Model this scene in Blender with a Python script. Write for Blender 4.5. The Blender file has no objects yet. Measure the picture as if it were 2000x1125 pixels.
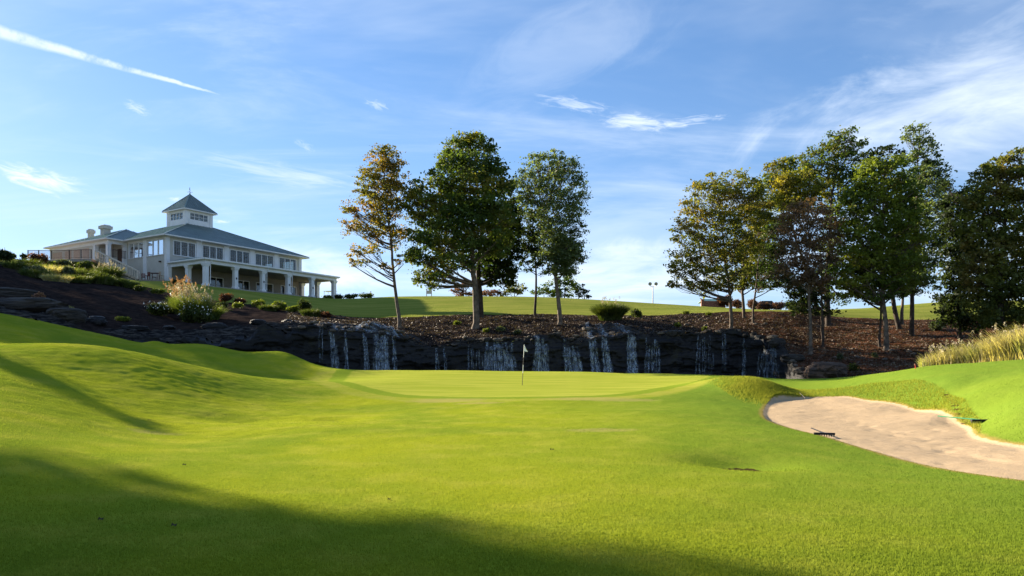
import bpy, math, random
import numpy as np
from mathutils import Vector, Matrix
R = math.radians
random.seed(7)
rng = np.random.default_rng(11)
scene = bpy.context.scene
col = scene.collection

# ------------------------------------------------------------------ camera
F, HY, EYE = 1450.0, 720.0, 1.6
cam_d = bpy.data.cameras.new('camera'); cam = bpy.data.objects.new('camera', cam_d); col.objects.link(cam)
cam_d.sensor_width = 36; cam_d.lens = F/2000*36; cam_d.shift_y = (HY-562.5)/2000
cam_d.clip_start = .1; cam_d.clip_end = 6000
cam.location = (0, 0, EYE); cam.rotation_euler = (R(90), 0, 0)
scene.camera = cam
def P(px, py, Y): return ((px-1000)/F*Y, Y, EYE-(py-HY)/F*Y)
# ------------------------------------------------------------------ light
SAZ = (-.78, .625); SEL = R(18)
n_ = math.hypot(*SAZ); SUN = Vector((SAZ[0]/n_*math.cos(SEL), SAZ[1]/n_*math.cos(SEL), math.sin(SEL)))
sd = bpy.data.lights.new('sun', 'SUN'); sd.energy = 4.3; sd.angle = R(.6); sd.color = (1, .86, .66)
so = bpy.data.objects.new('sun', sd); col.objects.link(so); so.rotation_euler = SUN.to_track_quat('Z', 'Y').to_euler()
so.location = (-30, 30, 40)
scene.view_settings.view_transform = 'Standard'; scene.view_settings.look = 'None'
scene.view_settings.exposure = 2.03; scene.view_settings.gamma = 1
world = bpy.data.worlds.new('World'); scene.world = world; world.use_nodes = True

class G:
    """small node graph helper"""
    def __init__(s, nt):
        s.nt = nt; nt.nodes.clear()
    def n(s, t, **k):
        o = s.nt.nodes.new(t)
        for a, b in k.items(): setattr(o, a, b)
        return o
    def l(s, a, b): s.nt.links.new(a, b)
    def put(s, sock, v):
        if isinstance(v, bpy.types.NodeSocket): s.l(v, sock)
        else: sock.default_value = v
    def m(s, op, a, b=0.0, c=0.0, clamp=False):
        o = s.n('ShaderNodeMath', operation=op, use_clamp=clamp)
        s.put(o.inputs[0], a); s.put(o.inputs[1], b); s.put(o.inputs[2], c); return o.outputs[0]
    def vm(s, op, a, b=(0, 0, 0)):
        o = s.n('ShaderNodeVectorMath', operation=op); s.put(o.inputs[0], a); s.put(o.inputs[1], b)
        return o.outputs[1] if op == 'DOT_PRODUCT' else o.outputs[0]
    def noise(s, vec, scale, detail=3, rough=.55, dist=0.0):
        o = s.n('ShaderNodeTexNoise'); s.put(o.inputs['Vector'], vec); o.inputs['Scale'].default_value = scale
        o.inputs['Detail'].default_value = detail; o.inputs['Roughness'].default_value = rough
        o.inputs['Distortion'].default_value = dist; return o.outputs[0]
    def ss(s, v, a, b):
        o = s.n('ShaderNodeMapRange', interpolation_type='SMOOTHSTEP'); s.put(o.inputs[0], v)
        o.inputs[1].default_value = a; o.inputs[2].default_value = b; return o.outputs[0]
    def mix(s, f, a, b):
        o = s.n('ShaderNodeMix', data_type='RGBA'); s.put(o.inputs[0], f)
        for i, v in ((6, a), (7, b)):
            if isinstance(v, bpy.types.NodeSocket): s.l(v, o.inputs[i])
            else: o.inputs[i].default_value = (*v[:3], 1)
        return o.outputs[2]
    def attr(s, name): return s.n('ShaderNodeAttribute', attribute_name=name).outputs['Fac']
    def scale(s, vec, sc):
        o = s.n('ShaderNodeMapping'); s.l(vec, o.inputs[0]); o.inputs['Scale'].default_value = sc; return o.outputs[0]

def dirpx(px, py): return Vector(((px-1000)/F, 1, (HY-py)/F)).normalized()
def build_world():
    g = G(world.node_tree)
    sky = g.n('ShaderNodeTexSky', sky_type='NISHITA'); sky.sun_disc = False
    sky.sun_elevation = SEL; sky.sun_rotation = math.atan2(SUN.x, SUN.y)
    sky.air_density = 1.0; sky.dust_density = .25; sky.ozone_density = 2.6; sky.altitude = 300
    d = g.n('ShaderNodeTexCoord').outputs['Generated']
    sep = g.n('ShaderNodeSeparateXYZ'); g.l(d, sep.inputs[0])
    z = g.m('ADD', g.m('MAXIMUM', sep.outputs[2], 0.0), .12)
    x = g.m('DIVIDE', sep.outputs[0], z); y = g.m('DIVIDE', sep.outputs[1], z)
    cmb = g.n('ShaderNodeCombineXYZ'); g.l(x, cmb.inputs[0]); g.l(y, cmb.inputs[1])
    # cirrus veil, drawn out in streaks
    mp = g.n('ShaderNodeMapping'); g.l(cmb.outputs[0], mp.inputs[0]); mp.inputs['Rotation'].default_value = (0, 0, R(28))
    mp.inputs['Scale'].default_value = (.5, 1.1, 1)
    v1 = g.ss(g.noise(mp.outputs[0], .8, 6, .6, .5), .42, .74)
    mp2 = g.n('ShaderNodeMapping'); g.l(cmb.outputs[0], mp2.inputs[0]); mp2.inputs['Rotation'].default_value = (0, 0, R(-30))
    mp2.inputs['Scale'].default_value = (.8, 1.9, 1)
    v2 = g.ss(g.noise(mp2.outputs[0], 1.3, 7, .62, .7), .46, .8)
    mask = g.m('ADD', g.m('MULTIPLY', v1, .42), g.m('MULTIPLY', v2, .3))
    def blob(px, py, wx, wy, tilt, amp, sharp, scl):
        c = dirpx(px, py); rt = Vector((0, 0, 1)).cross(-c).normalized(); up = rt.cross(-c).normalized()
        up = c.cross(rt) * -1 if False else rt.cross(c).normalized()
        a = rt*math.cos(tilt)+up*math.sin(tilt); b = up*math.cos(tilt)-rt*math.sin(tilt)
        da = g.m('DIVIDE', g.vm('DOT_PRODUCT', d, tuple(a)), wx/F); db = g.m('DIVIDE', g.vm('DOT_PRODUCT', d, tuple(b)), wy/F)
        r2 = g.m('ADD', g.m('MULTIPLY', da, da), g.m('MULTIPLY', db, db))
        e = g.m('SUBTRACT', 1.0, g.m('SQRT', r2), clamp=True)
        front = g.m('GREATER_THAN', g.vm('DOT_PRODUCT', d, tuple(c)), 0.0)
        cb = g.n('ShaderNodeCombineXYZ'); g.l(da, cb.inputs[0]); g.l(g.m('MULTIPLY', db, 1.0), cb.inputs[1]); cb.inputs[2].default_value = px*.01
        nz = g.noise(cb.outputs[0], scl, 6, .62, .8)
        v = g.ss(g.m('ADD', g.m('MULTIPLY', e, .6), g.m('MULTIPLY', nz, 1.25)), sharp+.05, sharp+.6)
        return g.m('MULTIPLY', g.m('MULTIPLY', v, g.ss(e, 0, .35)), g.m('MULTIPLY', front, amp))
    for a in ((85, 352, 110, 30, -.15, .95, .75, 2.2), (1125, 205, 105, 20, -.22, .5, .72, 2.6), (1250, 240, 125, 26, -.12, .7, .75, 2.5),
              (1360, 235, 90, 13, .05, .5, .75, 2.5), (265, 210, 30, 12, -.3, .45, .7, 2), (735, 205, 30, 14, -.3, .35, .7, 2),
              (595, 285, 26, 12, -.4, .3, .7, 2), (1900, 190, 460, 190, .12, .6, .7, 1.6), (430, 433, 30, 7, 0, .5, .75, 2), (345, 389, 22, 7, .1, .6, .75, 2),
              (640, 540, 200, 70, 0, .55, .65, 1.5), (1230, 520, 260, 70, 0, .5, .62, 1.4), (560, 340, 240, 28, -.1, .38, .7, 1.8), (1120, 90, 300, 110, .4, .16, .6, 1.2)):
        mask = g.m('ADD', mask, blob(*a))
    # contrail: a thin band along the great circle through two directions
    A, B = dirpx(-40, 52), dirpx(445, 190); N = A.cross(B).normalized(); T = (B-A).normalized(); M = (A+B)/2
    along = g.m('DIVIDE', g.m('SUBTRACT', g.vm('DOT_PRODUCT', d, tuple(T)), M.dot(T)-(B-A).length/2), (B-A).length)
    nn = g.noise(d, 28, 5, .65)
    dist = g.m('ADD', g.vm('DOT_PRODUCT', d, tuple(N)), g.m('MULTIPLY', g.m('SUBTRACT', nn, .5), .006))
    wid = g.m('MULTIPLY', g.m('SUBTRACT', 1.12, along), .0085)
    ct = g.m('SUBTRACT', 1.0, g.m('DIVIDE', g.m('ABSOLUTE', dist), wid), clamp=True)
    ct = g.m('MULTIPLY', g.ss(ct, 0, .8), g.m('SUBTRACT', 1.0, g.ss(along, .8, 1.02)))
    ct = g.m('MULTIPLY', ct, g.m('GREATER_THAN', g.vm('DOT_PRODUCT', d, tuple(M.normalized())), .5))
    ct = g.m('MULTIPLY', ct, g.ss(nn, .25, .6))
    # whiter air low down
    low = g.m('POWER', g.m('SUBTRACT', 1.0, sep.outputs[2], clamp=True), 7.0)
    mask = g.m('ADD', mask, g.m('MULTIPLY', low, .4))
    mask = g.m('MINIMUM', g.m('MAXIMUM', mask, g.m('MULTIPLY', ct, .8)), .93)
    tint = g.mix(1.0, sky.outputs[0], (1, 1, 1)); mixn = tint.node; mixn.blend_type = 'MULTIPLY'
    g.l(sky.outputs[0], mixn.inputs[6]); mixn.inputs[7].default_value = (SKYT[0], SKYT[1], SKYT[2], 1)
    sc_ = g.n('ShaderNodeSeparateColor'); g.l(tint, sc_.inputs[0]); cc_ = g.n('ShaderNodeCombineColor')
    for i in range(3): g.l(g.m('DIVIDE', sc_.outputs[i], g.m('ADD', 1.0, g.m('DIVIDE', sc_.outputs[i], SHO[i]))), cc_.inputs[i])
    tint = cc_.outputs[0]; c = g.mix(mask, tint, CLOUD)
    bg = g.n('ShaderNodeBackground'); g.l(c, bg.inputs[0]); bg.inputs[1].default_value = SKYS
    out = g.n('ShaderNodeOutputWorld'); g.l(bg.outputs[0], out.inputs[0])
SHO = (6.0, 8.8, 15.0); SKYS = .055; SKYT = (.74, .98, 1.22); CLOUD = (4.8, 5.3, 5.9)
build_world()

# ------------------------------------------------------------------ numeric helpers
def vnoise(p, seed=0):
    p = np.asarray(p, float); i = np.floor(p).astype(np.int64); f = p-i; f = f*f*(3-2*f)
    def h(a, b, c):
        n = (a*374761393+b*668265263+c*2147483647+seed*1274126177) & 0xffffffff
        n = ((n ^ (n >> 13))*1274126177) & 0xffffffff; n = (n ^ (n >> 16)) & 0xffff
        return n/65535.0
    x, y, z = i[..., 0], i[..., 1], i[..., 2]; r = 0
    for dx in (0, 1):
        for dy in (0, 1):
            for dz in (0, 1):
                w = (f[..., 0] if dx else 1-f[..., 0])*(f[..., 1] if dy else 1-f[..., 1])*(f[..., 2] if dz else 1-f[..., 2])
                r = r+w*h(x+dx, y+dy, z+dz)
    return r
def fbm(p, o=4, seed=0):
    p = np.asarray(p, float); r = 0; a = .5; t = 0
    for k in range(o): r = r+a*vnoise(p*2**k+17.3*k, seed+k); t += a; a *= .5
    return r/t
def sstep(v, a, b):
    t = np.clip((v-a)/(b-a), 0, 1); return t*t*(3-2*t)
def interp(x, tab, k): return np.interp(x, [t[0] for t in tab], [t[k] for t in tab])
class TPS:
    def __init__(s, c, z, reg=1e-5):
        s.c = np.array(c, float); n = len(c); d = np.linalg.norm(s.c[:, None]-s.c[None], axis=2)
        K = d*d*np.log(d+1e-9)+reg*np.eye(n); Pm = np.c_[np.ones(n), s.c]
        A = np.block([[K, Pm], [Pm.T, np.zeros((3, 3))]]); s.w = np.linalg.solve(A, np.r_[np.array(z, float), 0, 0, 0])
    def __call__(s, q):
        q = np.asarray(q, float); out = np.empty(len(q)); n = len(s.c)
        for a in range(0, len(q), 20000):
            b = q[a:a+20000]; d = np.linalg.norm(b[:, None]-s.c[None], axis=2)
            out[a:a+20000] = (d*d*np.log(d+1e-9))@s.w[:n]+s.w[n]+b@s.w[n+1:]
        return out
def psdf(X, Y, poly):
    """signed distance, positive inside"""
    d = np.full(X.shape, 1e9); ins = np.zeros(X.shape, bool); m = len(poly)
    for i in range(m):
        ax, ay = poly[i]; bx, by = poly[(i+1) % m]; ex, ey = bx-ax, by-ay
        t = np.clip(((X-ax)*ex+(Y-ay)*ey)/(ex*ex+ey*ey), 0, 1)
        d = np.minimum(d, np.hypot(X-ax-t*ex, Y-ay-t*ey))
        c = ((ay > Y) != (by > Y)) & (X < (bx-ax)*(Y-ay)/(by-ay+1e-12)+ax); ins ^= c
    return np.where(ins, d, -d)
def smooth_poly(pts, n=8):
    out = []; m = len(pts)
    for i in range(m):
        p0, p1, p2, p3 = [np.array(pts[(i+k-1) % m], float) for k in range(4)]
        for j in range(n):
            t = j/n; out.append(tuple(.5*((2*p1)+(-p0+p2)*t+(2*p0-5*p1+4*p2-p3)*t*t+(-p0+3*p1-3*p2+p3)*t**3)))
    return out

# ------------------------------------------------------------------ mesh helpers
def tag(o, label=None, cat=None, group=None, kind=None):
    if label: o['label'] = label
    if cat: o['category'] = cat
    if group: o['group'] = group
    if kind: o['kind'] = kind
    return o
def np_mesh(name, V, Fc, mat, parent=None, smooth=False, attrs=None):
    me = bpy.data.meshes.new(name); V = np.asarray(V, np.float32); Fc = np.asarray(Fc, np.int32); k = Fc.shape[1]
    me.vertices.add(len(V)); me.vertices.foreach_set('co', V.ravel())
    me.loops.add(Fc.size); me.loops.foreach_set('vertex_index', Fc.ravel())
    me.polygons.add(len(Fc)); me.polygons.foreach_set('loop_start', np.arange(0, Fc.size, k, dtype=np.int32))
    me.update(calc_edges=True)
    if attrs:
        for a, v in attrs.items():
            at = me.attributes.new(a, 'FLOAT', 'POINT'); at.data.foreach_set('value', np.asarray(v, np.float32).ravel())
    if smooth: me.polygons.foreach_set('use_smooth', np.ones(len(Fc), bool))
    me.materials.append(mat)
    o = bpy.data.objects.new(name, me); col.objects.link(o)
    if parent: o.parent = parent
    return o
def grid_faces(nr, nc):
    i = np.arange(nr*nc).reshape(nr, nc)
    return np.stack([i[:-1, :-1], i[:-1, 1:], i[1:, 1:], i[1:, :-1]], -1).reshape(-1, 4)
class MB:
    def __init__(s): s.v = []; s.f = []
    def box(s, x0, x1, y0, y1, z0, z1):
        b = len(s.v); s.v += [(x, y, z) for z in (z0, z1) for y in (y0, y1) for x in (x0, x1)]
        s.f += [tuple(b+i for i in q) for q in ((0, 2, 3, 1), (4, 5, 7, 6), (0, 1, 5, 4), (2, 6, 7, 3), (0, 4, 6, 2), (1, 3, 7, 5))]
    def frust(s, cx, cy, z0, z1, r0, r1):
        b = len(s.v)
        for z, r in ((z0, r0), (z1, r1)): s.v += [(cx-r, cy-r, z), (cx+r, cy-r, z), (cx+r, cy+r, z), (cx-r, cy+r, z)]
        s.f += [tuple(b+i for i in q) for q in ((3, 2, 1, 0), (4, 5, 6, 7), (0, 1, 5, 4), (1, 2, 6, 5), (2, 3, 7, 6), (3, 0, 4, 7))]
    def poly(s, pts):
        b = len(s.v); s.v += [tuple(p) for p in pts]; s.f.append(tuple(range(b, b+len(pts))))
    def slab(s, pts, dz):
        """polygon with thickness downward dz"""
        b = len(s.v); n = len(pts); s.v += [tuple(p) for p in pts]+[(p[0], p[1], p[2]-dz) for p in pts]
        s.f.append(tuple(range(b, b+n))); s.f.append(tuple(range(b+2*n-1, b+n-1, -1)))
        for i in range(n): j = (i+1) % n; s.f.append((b+i, b+n+i, b+n+j, b+j))
    def bar(s, p, q, r, r2=None, n=6):
        p, q = Vector(p), Vector(q); d = q-p
        if d.length < 1e-6: return
        d.normalize(); a = d.orthogonal().normalized(); c = d.cross(a); b = len(s.v); r2 = r if r2 is None else r2
        for pt, rr in ((p, r), (q, r2)):
            for k in range(n):
                t = 2*math.pi*k/n; s.v.append(tuple(pt+a*(rr*math.cos(t))+c*(rr*math.sin(t))))
        for k in range(n): s.f.append((b+k, b+(k+1) % n, b+n+(k+1) % n, b+n+k))
        s.f.append(tuple(b+n-1-k for k in range(n))); s.f.append(tuple(b+n+k for k in range(n)))
    def rod(s, p, q, w, h):
        """rectangular bar"""
        p, q = Vector(p), Vector(q); d = (q-p).normalized(); a = d.cross(Vector((0, 0, 1)))
        a = a.normalized() if a.length > .05 else Vector((1, 0, 0)); c = a.cross(d).normalized(); b = len(s.v)
        for pt in (p, q):
            for i, j in ((-1, -1), (1, -1), (1, 1), (-1, 1)): s.v.append(tuple(pt+a*(i*w/2)+c*(j*h/2)))
        for k in range(4): s.f.append((b+k, b+(k+1) % 4, b+4+(k+1) % 4, b+4+k))
        s.f.append((b+3, b+2, b+1, b)); s.f.append((b+4, b+5, b+6, b+7))
    def tube(s, pts, rad, n=6):
        pts = [Vector(p) for p in pts]; b = len(s.v); m = len(pts)
        a = None
        for i, p in enumerate(pts):
            d = (pts[min(i+1, m-1)]-pts[max(i-1, 0)]).normalized()
            if a is None: a = d.orthogonal().normalized()
            else: a = (a-d*a.dot(d)).normalized()
            c = d.cross(a)
            for k in range(n):
                t = 2*math.pi*k/n; s.v.append(tuple(p+a*(rad[i]*math.cos(t))+c*(rad[i]*math.sin(t))))
        for i in range(m-1):
            for k in range(n):
                s.f.append((b+i*n+k, b+i*n+(k+1) % n, b+(i+1)*n+(k+1) % n, b+(i+1)*n+k))
    def build(s, name, mat, parent=None, smooth=False):
        me = bpy.data.meshes.new(name); me.from_pydata(s.v, [], s.f); me.update(); me.materials.append(mat)
        if smooth: me.polygons.foreach_set('use_smooth', [True]*len(me.polygons))
        o = bpy.data.objects.new(name, me); col.objects.link(o)
        if parent: o.parent = parent
        return o
def empty(name, loc=(0, 0, 0), rz=0, **k):
    o = bpy.data.objects.new(name, None); col.objects.link(o); o.location = loc; o.rotation_euler = (0, 0, rz)
    o.empty_display_size = .3; return tag(o, **k)

# ------------------------------------------------------------------ materials
def new_mat(name):
    m = bpy.data.materials.new(name); m.use_nodes = True; g = G(m.node_tree); return m, g
def finish(g, colr, rough=.8, spec=.3, bump=None, bs=.3, bd=.02, metal=0, extra=None):
    p = g.n('ShaderNodeBsdfPrincipled'); g.put(p.inputs['Base Color'], colr if isinstance(colr, bpy.types.NodeSocket) else (*colr[:3], 1))
    g.put(p.inputs['Roughness'], rough); p.inputs['Specular IOR Level'].default_value = spec; p.inputs['Metallic'].default_value = metal
    if bump is not None:
        b = g.n('ShaderNodeBump'); b.inputs['Strength'].default_value = bs; b.inputs['Distance'].default_value = bd
        g.l(bump, b.inputs['Height']); g.l(b.outputs[0], p.inputs['Normal'])
    out = g.n('ShaderNodeOutputMaterial'); g.l(p.outputs[0] if extra is None else extra(p.outputs[0]), out.inputs[0]); return p
def simple(name, c, rough=.7, var=.12, scale=2.0, spec=.3, metal=0, bs=.15):
    m, g = new_mat(name); co = g.n('ShaderNodeTexCoord').outputs['Object']
    nz = g.noise(co, scale, 5, .6); c2 = tuple(x*(1-var*2) for x in c); c3 = tuple(min(1, x*(1+var)) for x in c)
    finish(g, g.mix(g.ss(nz, .3, .7), c2, c3), rough, spec, g.noise(co, scale*12, 3), bs, .01, metal); return m
def leaf_mat(name, ca, cb, cc=None, sc=.45, tr=.45, ztop=None):
    """ca, cb mixed by clumps, cc (turning leaves) in patches"""
    m, g = new_mat(name); co = g.n('ShaderNodeTexCoord').outputs['Object']
    c = g.mix(g.ss(g.noise(co, sc, 3), .38, .62), ca, cb)
    if cc is not None: c = g.mix(g.ss(g.noise(co, sc*.6+.1, 4, .6, .5), .5, .66), c, cc)
    fine = g.noise(co, 5.0, 2); c = g.mix(g.m('MULTIPLY', g.ss(fine, .45, .75), .5), c, tuple(min(1, x*1.7) for x in cb))
    p = g.n('ShaderNodeBsdfPrincipled'); g.l(c, p.inputs['Base Color']); p.inputs['Roughness'].default_value = .55; p.inputs['Specular IOR Level'].default_value = .3
    t = g.n('ShaderNodeBsdfTranslucent'); tc = g.mix(1.0, c, (1, 1, 1)); tc.node.blend_type = 'MULTIPLY'; tc.node.inputs[7].default_value = (1.5, 1.5, .6, 1)
    g.l(tc, t.inputs[0]); mx = g.n('ShaderNodeMixShader'); mx.inputs[0].default_value = tr
    g.l(p.outputs[0], mx.inputs[1]); g.l(t.outputs[0], mx.inputs[2]); out = g.n('ShaderNodeOutputMaterial'); g.l(mx.outputs[0], out.inputs[0])
    return m
def grass_ground_mat():
    m, g = new_mat('fairway_grass'); co = g.n('ShaderNodeTexCoord').outputs['Object']
    big = g.noise(co, .13, 4, .55, .6); mid = g.noise(co, .9, 4, .6); fine = g.noise(g.scale(co, (1, 1, .4)), 38, 4, .7)
    c = g.mix(g.ss(big, .35, .65), (.18, .24, .022), (.28, .31, .020))
    c = g.mix(g.m('MULTIPLY', g.ss(mid, .42, .72), .5), c, (.36, .35, .05)); c = g.mix(g.m('MULTIPLY', g.ss(g.noise(g.scale(co, (1, .6, 1)), .38, 5, .65, .4), .52, .7), .45), c, (.13, .205, .016))
    lx = g.n('ShaderNodeSeparateXYZ'); g.l(co, lx.inputs[0]); lu = g.m('MULTIPLY', g.ss(g.m('ADD', lx.outputs[0], g.m('MULTIPLY', big, 8.0)), 4.0, 13.0), .75); c = g.mix(lu, c, (.13, .22, .03))
    c = g.mix(g.m('MULTIPLY', g.ss(fine, .42, .7), .55), c, (.10, .17, .014))
    # the putting surface and the collar around it
    gr = g.attr('green'); jit = g.m('ADD', gr, g.m('MULTIPLY', g.m('SUBTRACT', g.noise(co, 2.5, 3), .5), .35))
    c = g.mix(g.ss(jit, -1.4, -.9), c, g.mix(g.ss(mid, .3, .7), (.25, .29, .03), (.30, .31, .05)))
    c = g.mix(g.ss(jit, -.12, .02), c, (.185, .255, .025))
    stripe = g.noise(g.scale(co, (.25, 1.4, 1)), 1.0, 3)
    c = g.mix(g.ss(jit, .75, 1.0), c, g.mix(g.ss(stripe, .35, .65), (.27, .32, .035), (.35, .37, .055)))
    dry = g.attr('dry'); c = g.mix(g.m('MULTIPLY', g.ss(g.m('ADD', dry, g.m('MULTIPLY', g.m('SUBTRACT', g.noise(co, 3.5, 4, .7), .5), .8)), .45, .9), .5), c, (.33, .28, .10))
    soil = g.attr('soil'); c = g.mix(g.ss(g.m('ADD', soil, g.m('MULTIPLY', g.m('SUBTRACT', g.noise(co, 9, 4, .7), .5), .7)), .5, .62), c, (.05, .03, .015))
    # sand
    sd_ = g.m('ADD', g.attr('sand'), g.m('MULTIPLY', g.m('SUBTRACT', g.noise(co, 4, 4, .65), .5), .22))
    rim = g.m('MULTIPLY', g.ss(sd_, -.22, -.06), .7); c = g.mix(rim, c, (.32, .21, .07))
    sn = g.noise(g.scale(co, (1, 2.2, 1)), 2.2, 6, .7); sandc = g.mix(g.ss(sn, .3, .7), (.41, .305, .19), (.45, .34, .22))
    speck = g.noise(co, 22, 3, .6); sandc = g.mix(g.m('MULTIPLY', g.ss(speck, .62, .75), .5), sandc, (.24, .17, .11))
    issand = g.ss(sd_, -.03, .03); c = g.mix(issand, c, sandc)
    bmp = g.m('ADD', g.m('MULTIPLY', fine, .9), g.m('MULTIPLY', g.noise(co, 7, 4, .7), 1.2))
    finish(g, c, .9, .0, bmp, .55, .03); return m
def upper_mat():
    m, g = new_mat('hillside_ground'); co = g.n('ShaderNodeTexCoord').outputs['Object']
    n1 = g.noise(co, .35, 4, .6); n2 = g.noise(co, 5, 5, .7); n3 = g.noise(co, 1.4, 4, .6)
    lawn = g.mix(g.ss(g.noise(g.scale(co, (.25, 1.2, 1)), .5, 4), .35, .65), (.17, .205, .035), (.25, .26, .055))
    lawn = g.mix(g.m('MULTIPLY', g.ss(n2, .5, .75), .4), lawn, (.10, .13, .015))
    dark = g.mix(g.ss(n3, .3, .7), (.015, .012, .012), (.036, .027, .024)); dark = g.mix(g.ss(n2, .55, .75), dark, (.08, .06, .05))
    red = g.mix(g.ss(n3, .3, .7), (.050, .024, .015), (.125, .055, .030)); red = g.mix(g.ss(n2, .55, .78), red, (.24, .15, .09))
    mul = g.mix(g.m('ADD', g.attr('red'), g.m('MULTIPLY', g.m('SUBTRACT', n1, .5), .3), clamp=True), dark, red)
    rk = g.mix(g.ss(g.noise(g.scale(co, (1, 1, 5)), 1.5, 5, .7), .4, .65), (.012, .012, .013), (.07, .065, .06))
    c = g.mix(g.ss(g.m('ADD', g.attr('rock'), g.m('MULTIPLY', g.m('SUBTRACT', n2, .5), .5)), .4, .6), mul, rk)
    e = g.m('ADD', g.attr('lawn'), g.m('MULTIPLY', g.m('SUBTRACT', n3, .5), 1.2)); c = g.mix(g.ss(e, -.15, .15), c, lawn)
    rkm = g.m('MULTIPLY', g.attr('wet'), g.ss(n3, .35, .6)); pb = finish(g, c, g.m('SUBTRACT', .95, g.m('MULTIPLY', rkm, .55)), .0, n2, .8, .08); g.l(g.m('MULTIPLY', rkm, .3), pb.inputs['Specular IOR Level']); return m
def rock_mat(name='wet_rock', a=(.003, .003, .004), b=(.016, .016, .018), rough=.6, moss=True):
    m, g = new_mat(name); co = g.n('ShaderNodeTexCoord').outputs['Object']
    st = g.noise(g.scale(co, (.6, .6, 4)), 1.4, 6, .7, .4); f = g.noise(co, 6, 5, .7)
    c = g.mix(g.ss(st, .35, .7), a, b); c = g.mix(g.m('MULTIPLY', g.ss(f, .6, .75), .5), c, tuple(x*2.2 for x in b))
    if moss: c = g.mix(g.m('MULTIPLY', g.ss(g.noise(co, .8, 4), .58, .7), .5), c, (.03, .028, .012))
    finish(g, c, rough, .3, g.m('ADD', st, g.m('MULTIPLY', f, .5)), .8, .12); return m
M = {}
M['ground'] = grass_ground_mat(); M['upper'] = upper_mat(); M['rock'] = rock_mat()
M['boulder'] = rock_mat('weathered_stone', (.012, .011, .010), (.07, .06, .052), .85, True)
M['redstone'] = rock_mat('brown_stone', (.03, .02, .014), (.12, .075, .05), .9, False); M['palestone'] = rock_mat('pale_stone', (.06, .05, .04), (.24, .20, .16), .85, False)
M['bark'] = simple('grey_bark', (.13, .10, .075), .9, .3, 3, bs=.8)
M['barkdark'] = simple('dark_bark', (.06, .045, .035), .9, .3, 3, bs=.8)
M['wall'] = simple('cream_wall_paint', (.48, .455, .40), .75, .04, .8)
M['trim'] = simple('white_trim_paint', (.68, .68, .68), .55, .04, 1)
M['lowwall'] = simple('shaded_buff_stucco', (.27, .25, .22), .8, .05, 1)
M['muntin'] = simple('muntin_paint', (.20, .18, .16), .6, .05, 3)
M['white'] = simple('white_paint', (.8, .8, .78), .4, .03, 3)
M['dark'] = simple('dark_interior', (.03, .028, .026), .8, .2, 1)
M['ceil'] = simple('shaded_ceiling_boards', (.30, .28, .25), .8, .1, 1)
M['roof'] = simple('green_metal_roof', (.15, .18, .17), .42, .12, .6, spec=.6, metal=.2, bs=.05)
M['rooftrim'] = simple('green_metal_seam', (.17, .25, .23), .35, .1, .6, spec=.6, metal=.35, bs=.05)
M['wood'] = simple('weathered_timber', (.46, .36, .26), .8, .2, 4)
M['iron'] = simple('dark_iron', (.07, .045, .035), .6, .2, 5)
M['steel'] = simple('grey_steel', (.33, .33, .33), .4, .1, 4, metal=.6)
M['black'] = simple('black_plastic', (.012, .012, .014), .5, .1, 5)
M['redwood'] = simple('red_wood_furniture', (.14, .04, .03), .6, .2, 5)
M['brick'] = simple('red_brick', (.22, .09, .06), .85, .25, 6)
M['cloth'] = simple('white_flag_cloth', (.82, .82, .8), .8, .03, 5)
def glass_mat():
    m, g = new_mat('window_glass'); lw = g.n('ShaderNodeLayerWeight'); lw.inputs[0].default_value = .35
    gl = g.n('ShaderNodeBsdfGlossy'); gl.inputs['Roughness'].default_value = .03; gl.inputs[0].default_value = (.9, .93, .95, 1)
    tr = g.n('ShaderNodeBsdfTransparent'); tr.inputs[0].default_value = (.45, .5, .5, 1)
    mx = g.n('ShaderNodeMixShader'); g.l(g.m('ADD', g.m('MULTIPLY', lw.outputs['Facing'], .28), .03, clamp=True), mx.inputs[0])
    g.l(tr.outputs[0], mx.inputs[1]); g.l(gl.outputs[0], mx.inputs[2]); out = g.n('ShaderNodeOutputMaterial'); g.l(mx.outputs[0], out.inputs[0]); return m
M['glass'] = glass_mat()
def mirror_glass():
    m, g = new_mat('reflective_glass'); gl = g.n('ShaderNodeBsdfGlossy'); gl.inputs['Roughness'].default_value = .05; gl.inputs[0].default_value = (.85, .87, .9, 1)
    tr = g.n('ShaderNodeBsdfTransparent'); tr.inputs[0].default_value = (.5, .5, .5, 1); mx = g.n('ShaderNodeMixShader'); mx.inputs[0].default_value = .8
    g.l(tr.outputs[0], mx.inputs[1]); g.l(gl.outputs[0], mx.inputs[2]); out = g.n('ShaderNodeOutputMaterial'); g.l(mx.outputs[0], out.inputs[0]); return m
M['mirror'] = mirror_glass()
def water_fall_mat():
    m, g = new_mat('falling_water'); co = g.n('ShaderNodeTexCoord').outputs['Object']
    n = g.noise(g.scale(co, (12, 12, .9)), 1.6, 5, .7, .3); n2 = g.noise(g.scale(co, (1, 1, 1.2)), 1.3, 3)
    a = g.m('MULTIPLY', g.ss(n, .44, .66), g.ss(n2, .25, .6)); edge = g.attr('edge'); a = g.m('MULTIPLY', a, edge)
    def ex(s):
        tr = g.n('ShaderNodeBsdfTransparent'); mx = g.n('ShaderNodeMixShader'); g.l(g.m('MULTIPLY', a, .75), mx.inputs[0]); g.l(tr.outputs[0], mx.inputs[1]); g.l(s, mx.inputs[2]); return mx.outputs[0]
    finish(g, (.48, .58, .70), .3, .4, n, .6, .05, extra=ex); return m
M['fall'] = water_fall_mat()
m, g = new_mat('pond_water'); co = g.n('ShaderNodeTexCoord').outputs['Object']
finish(g, (.006, .01, .012), .06, .6, g.noise(g.scale(co, (1, 2, 1)), 3, 4), .3, .03); M['pond'] = m
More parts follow.
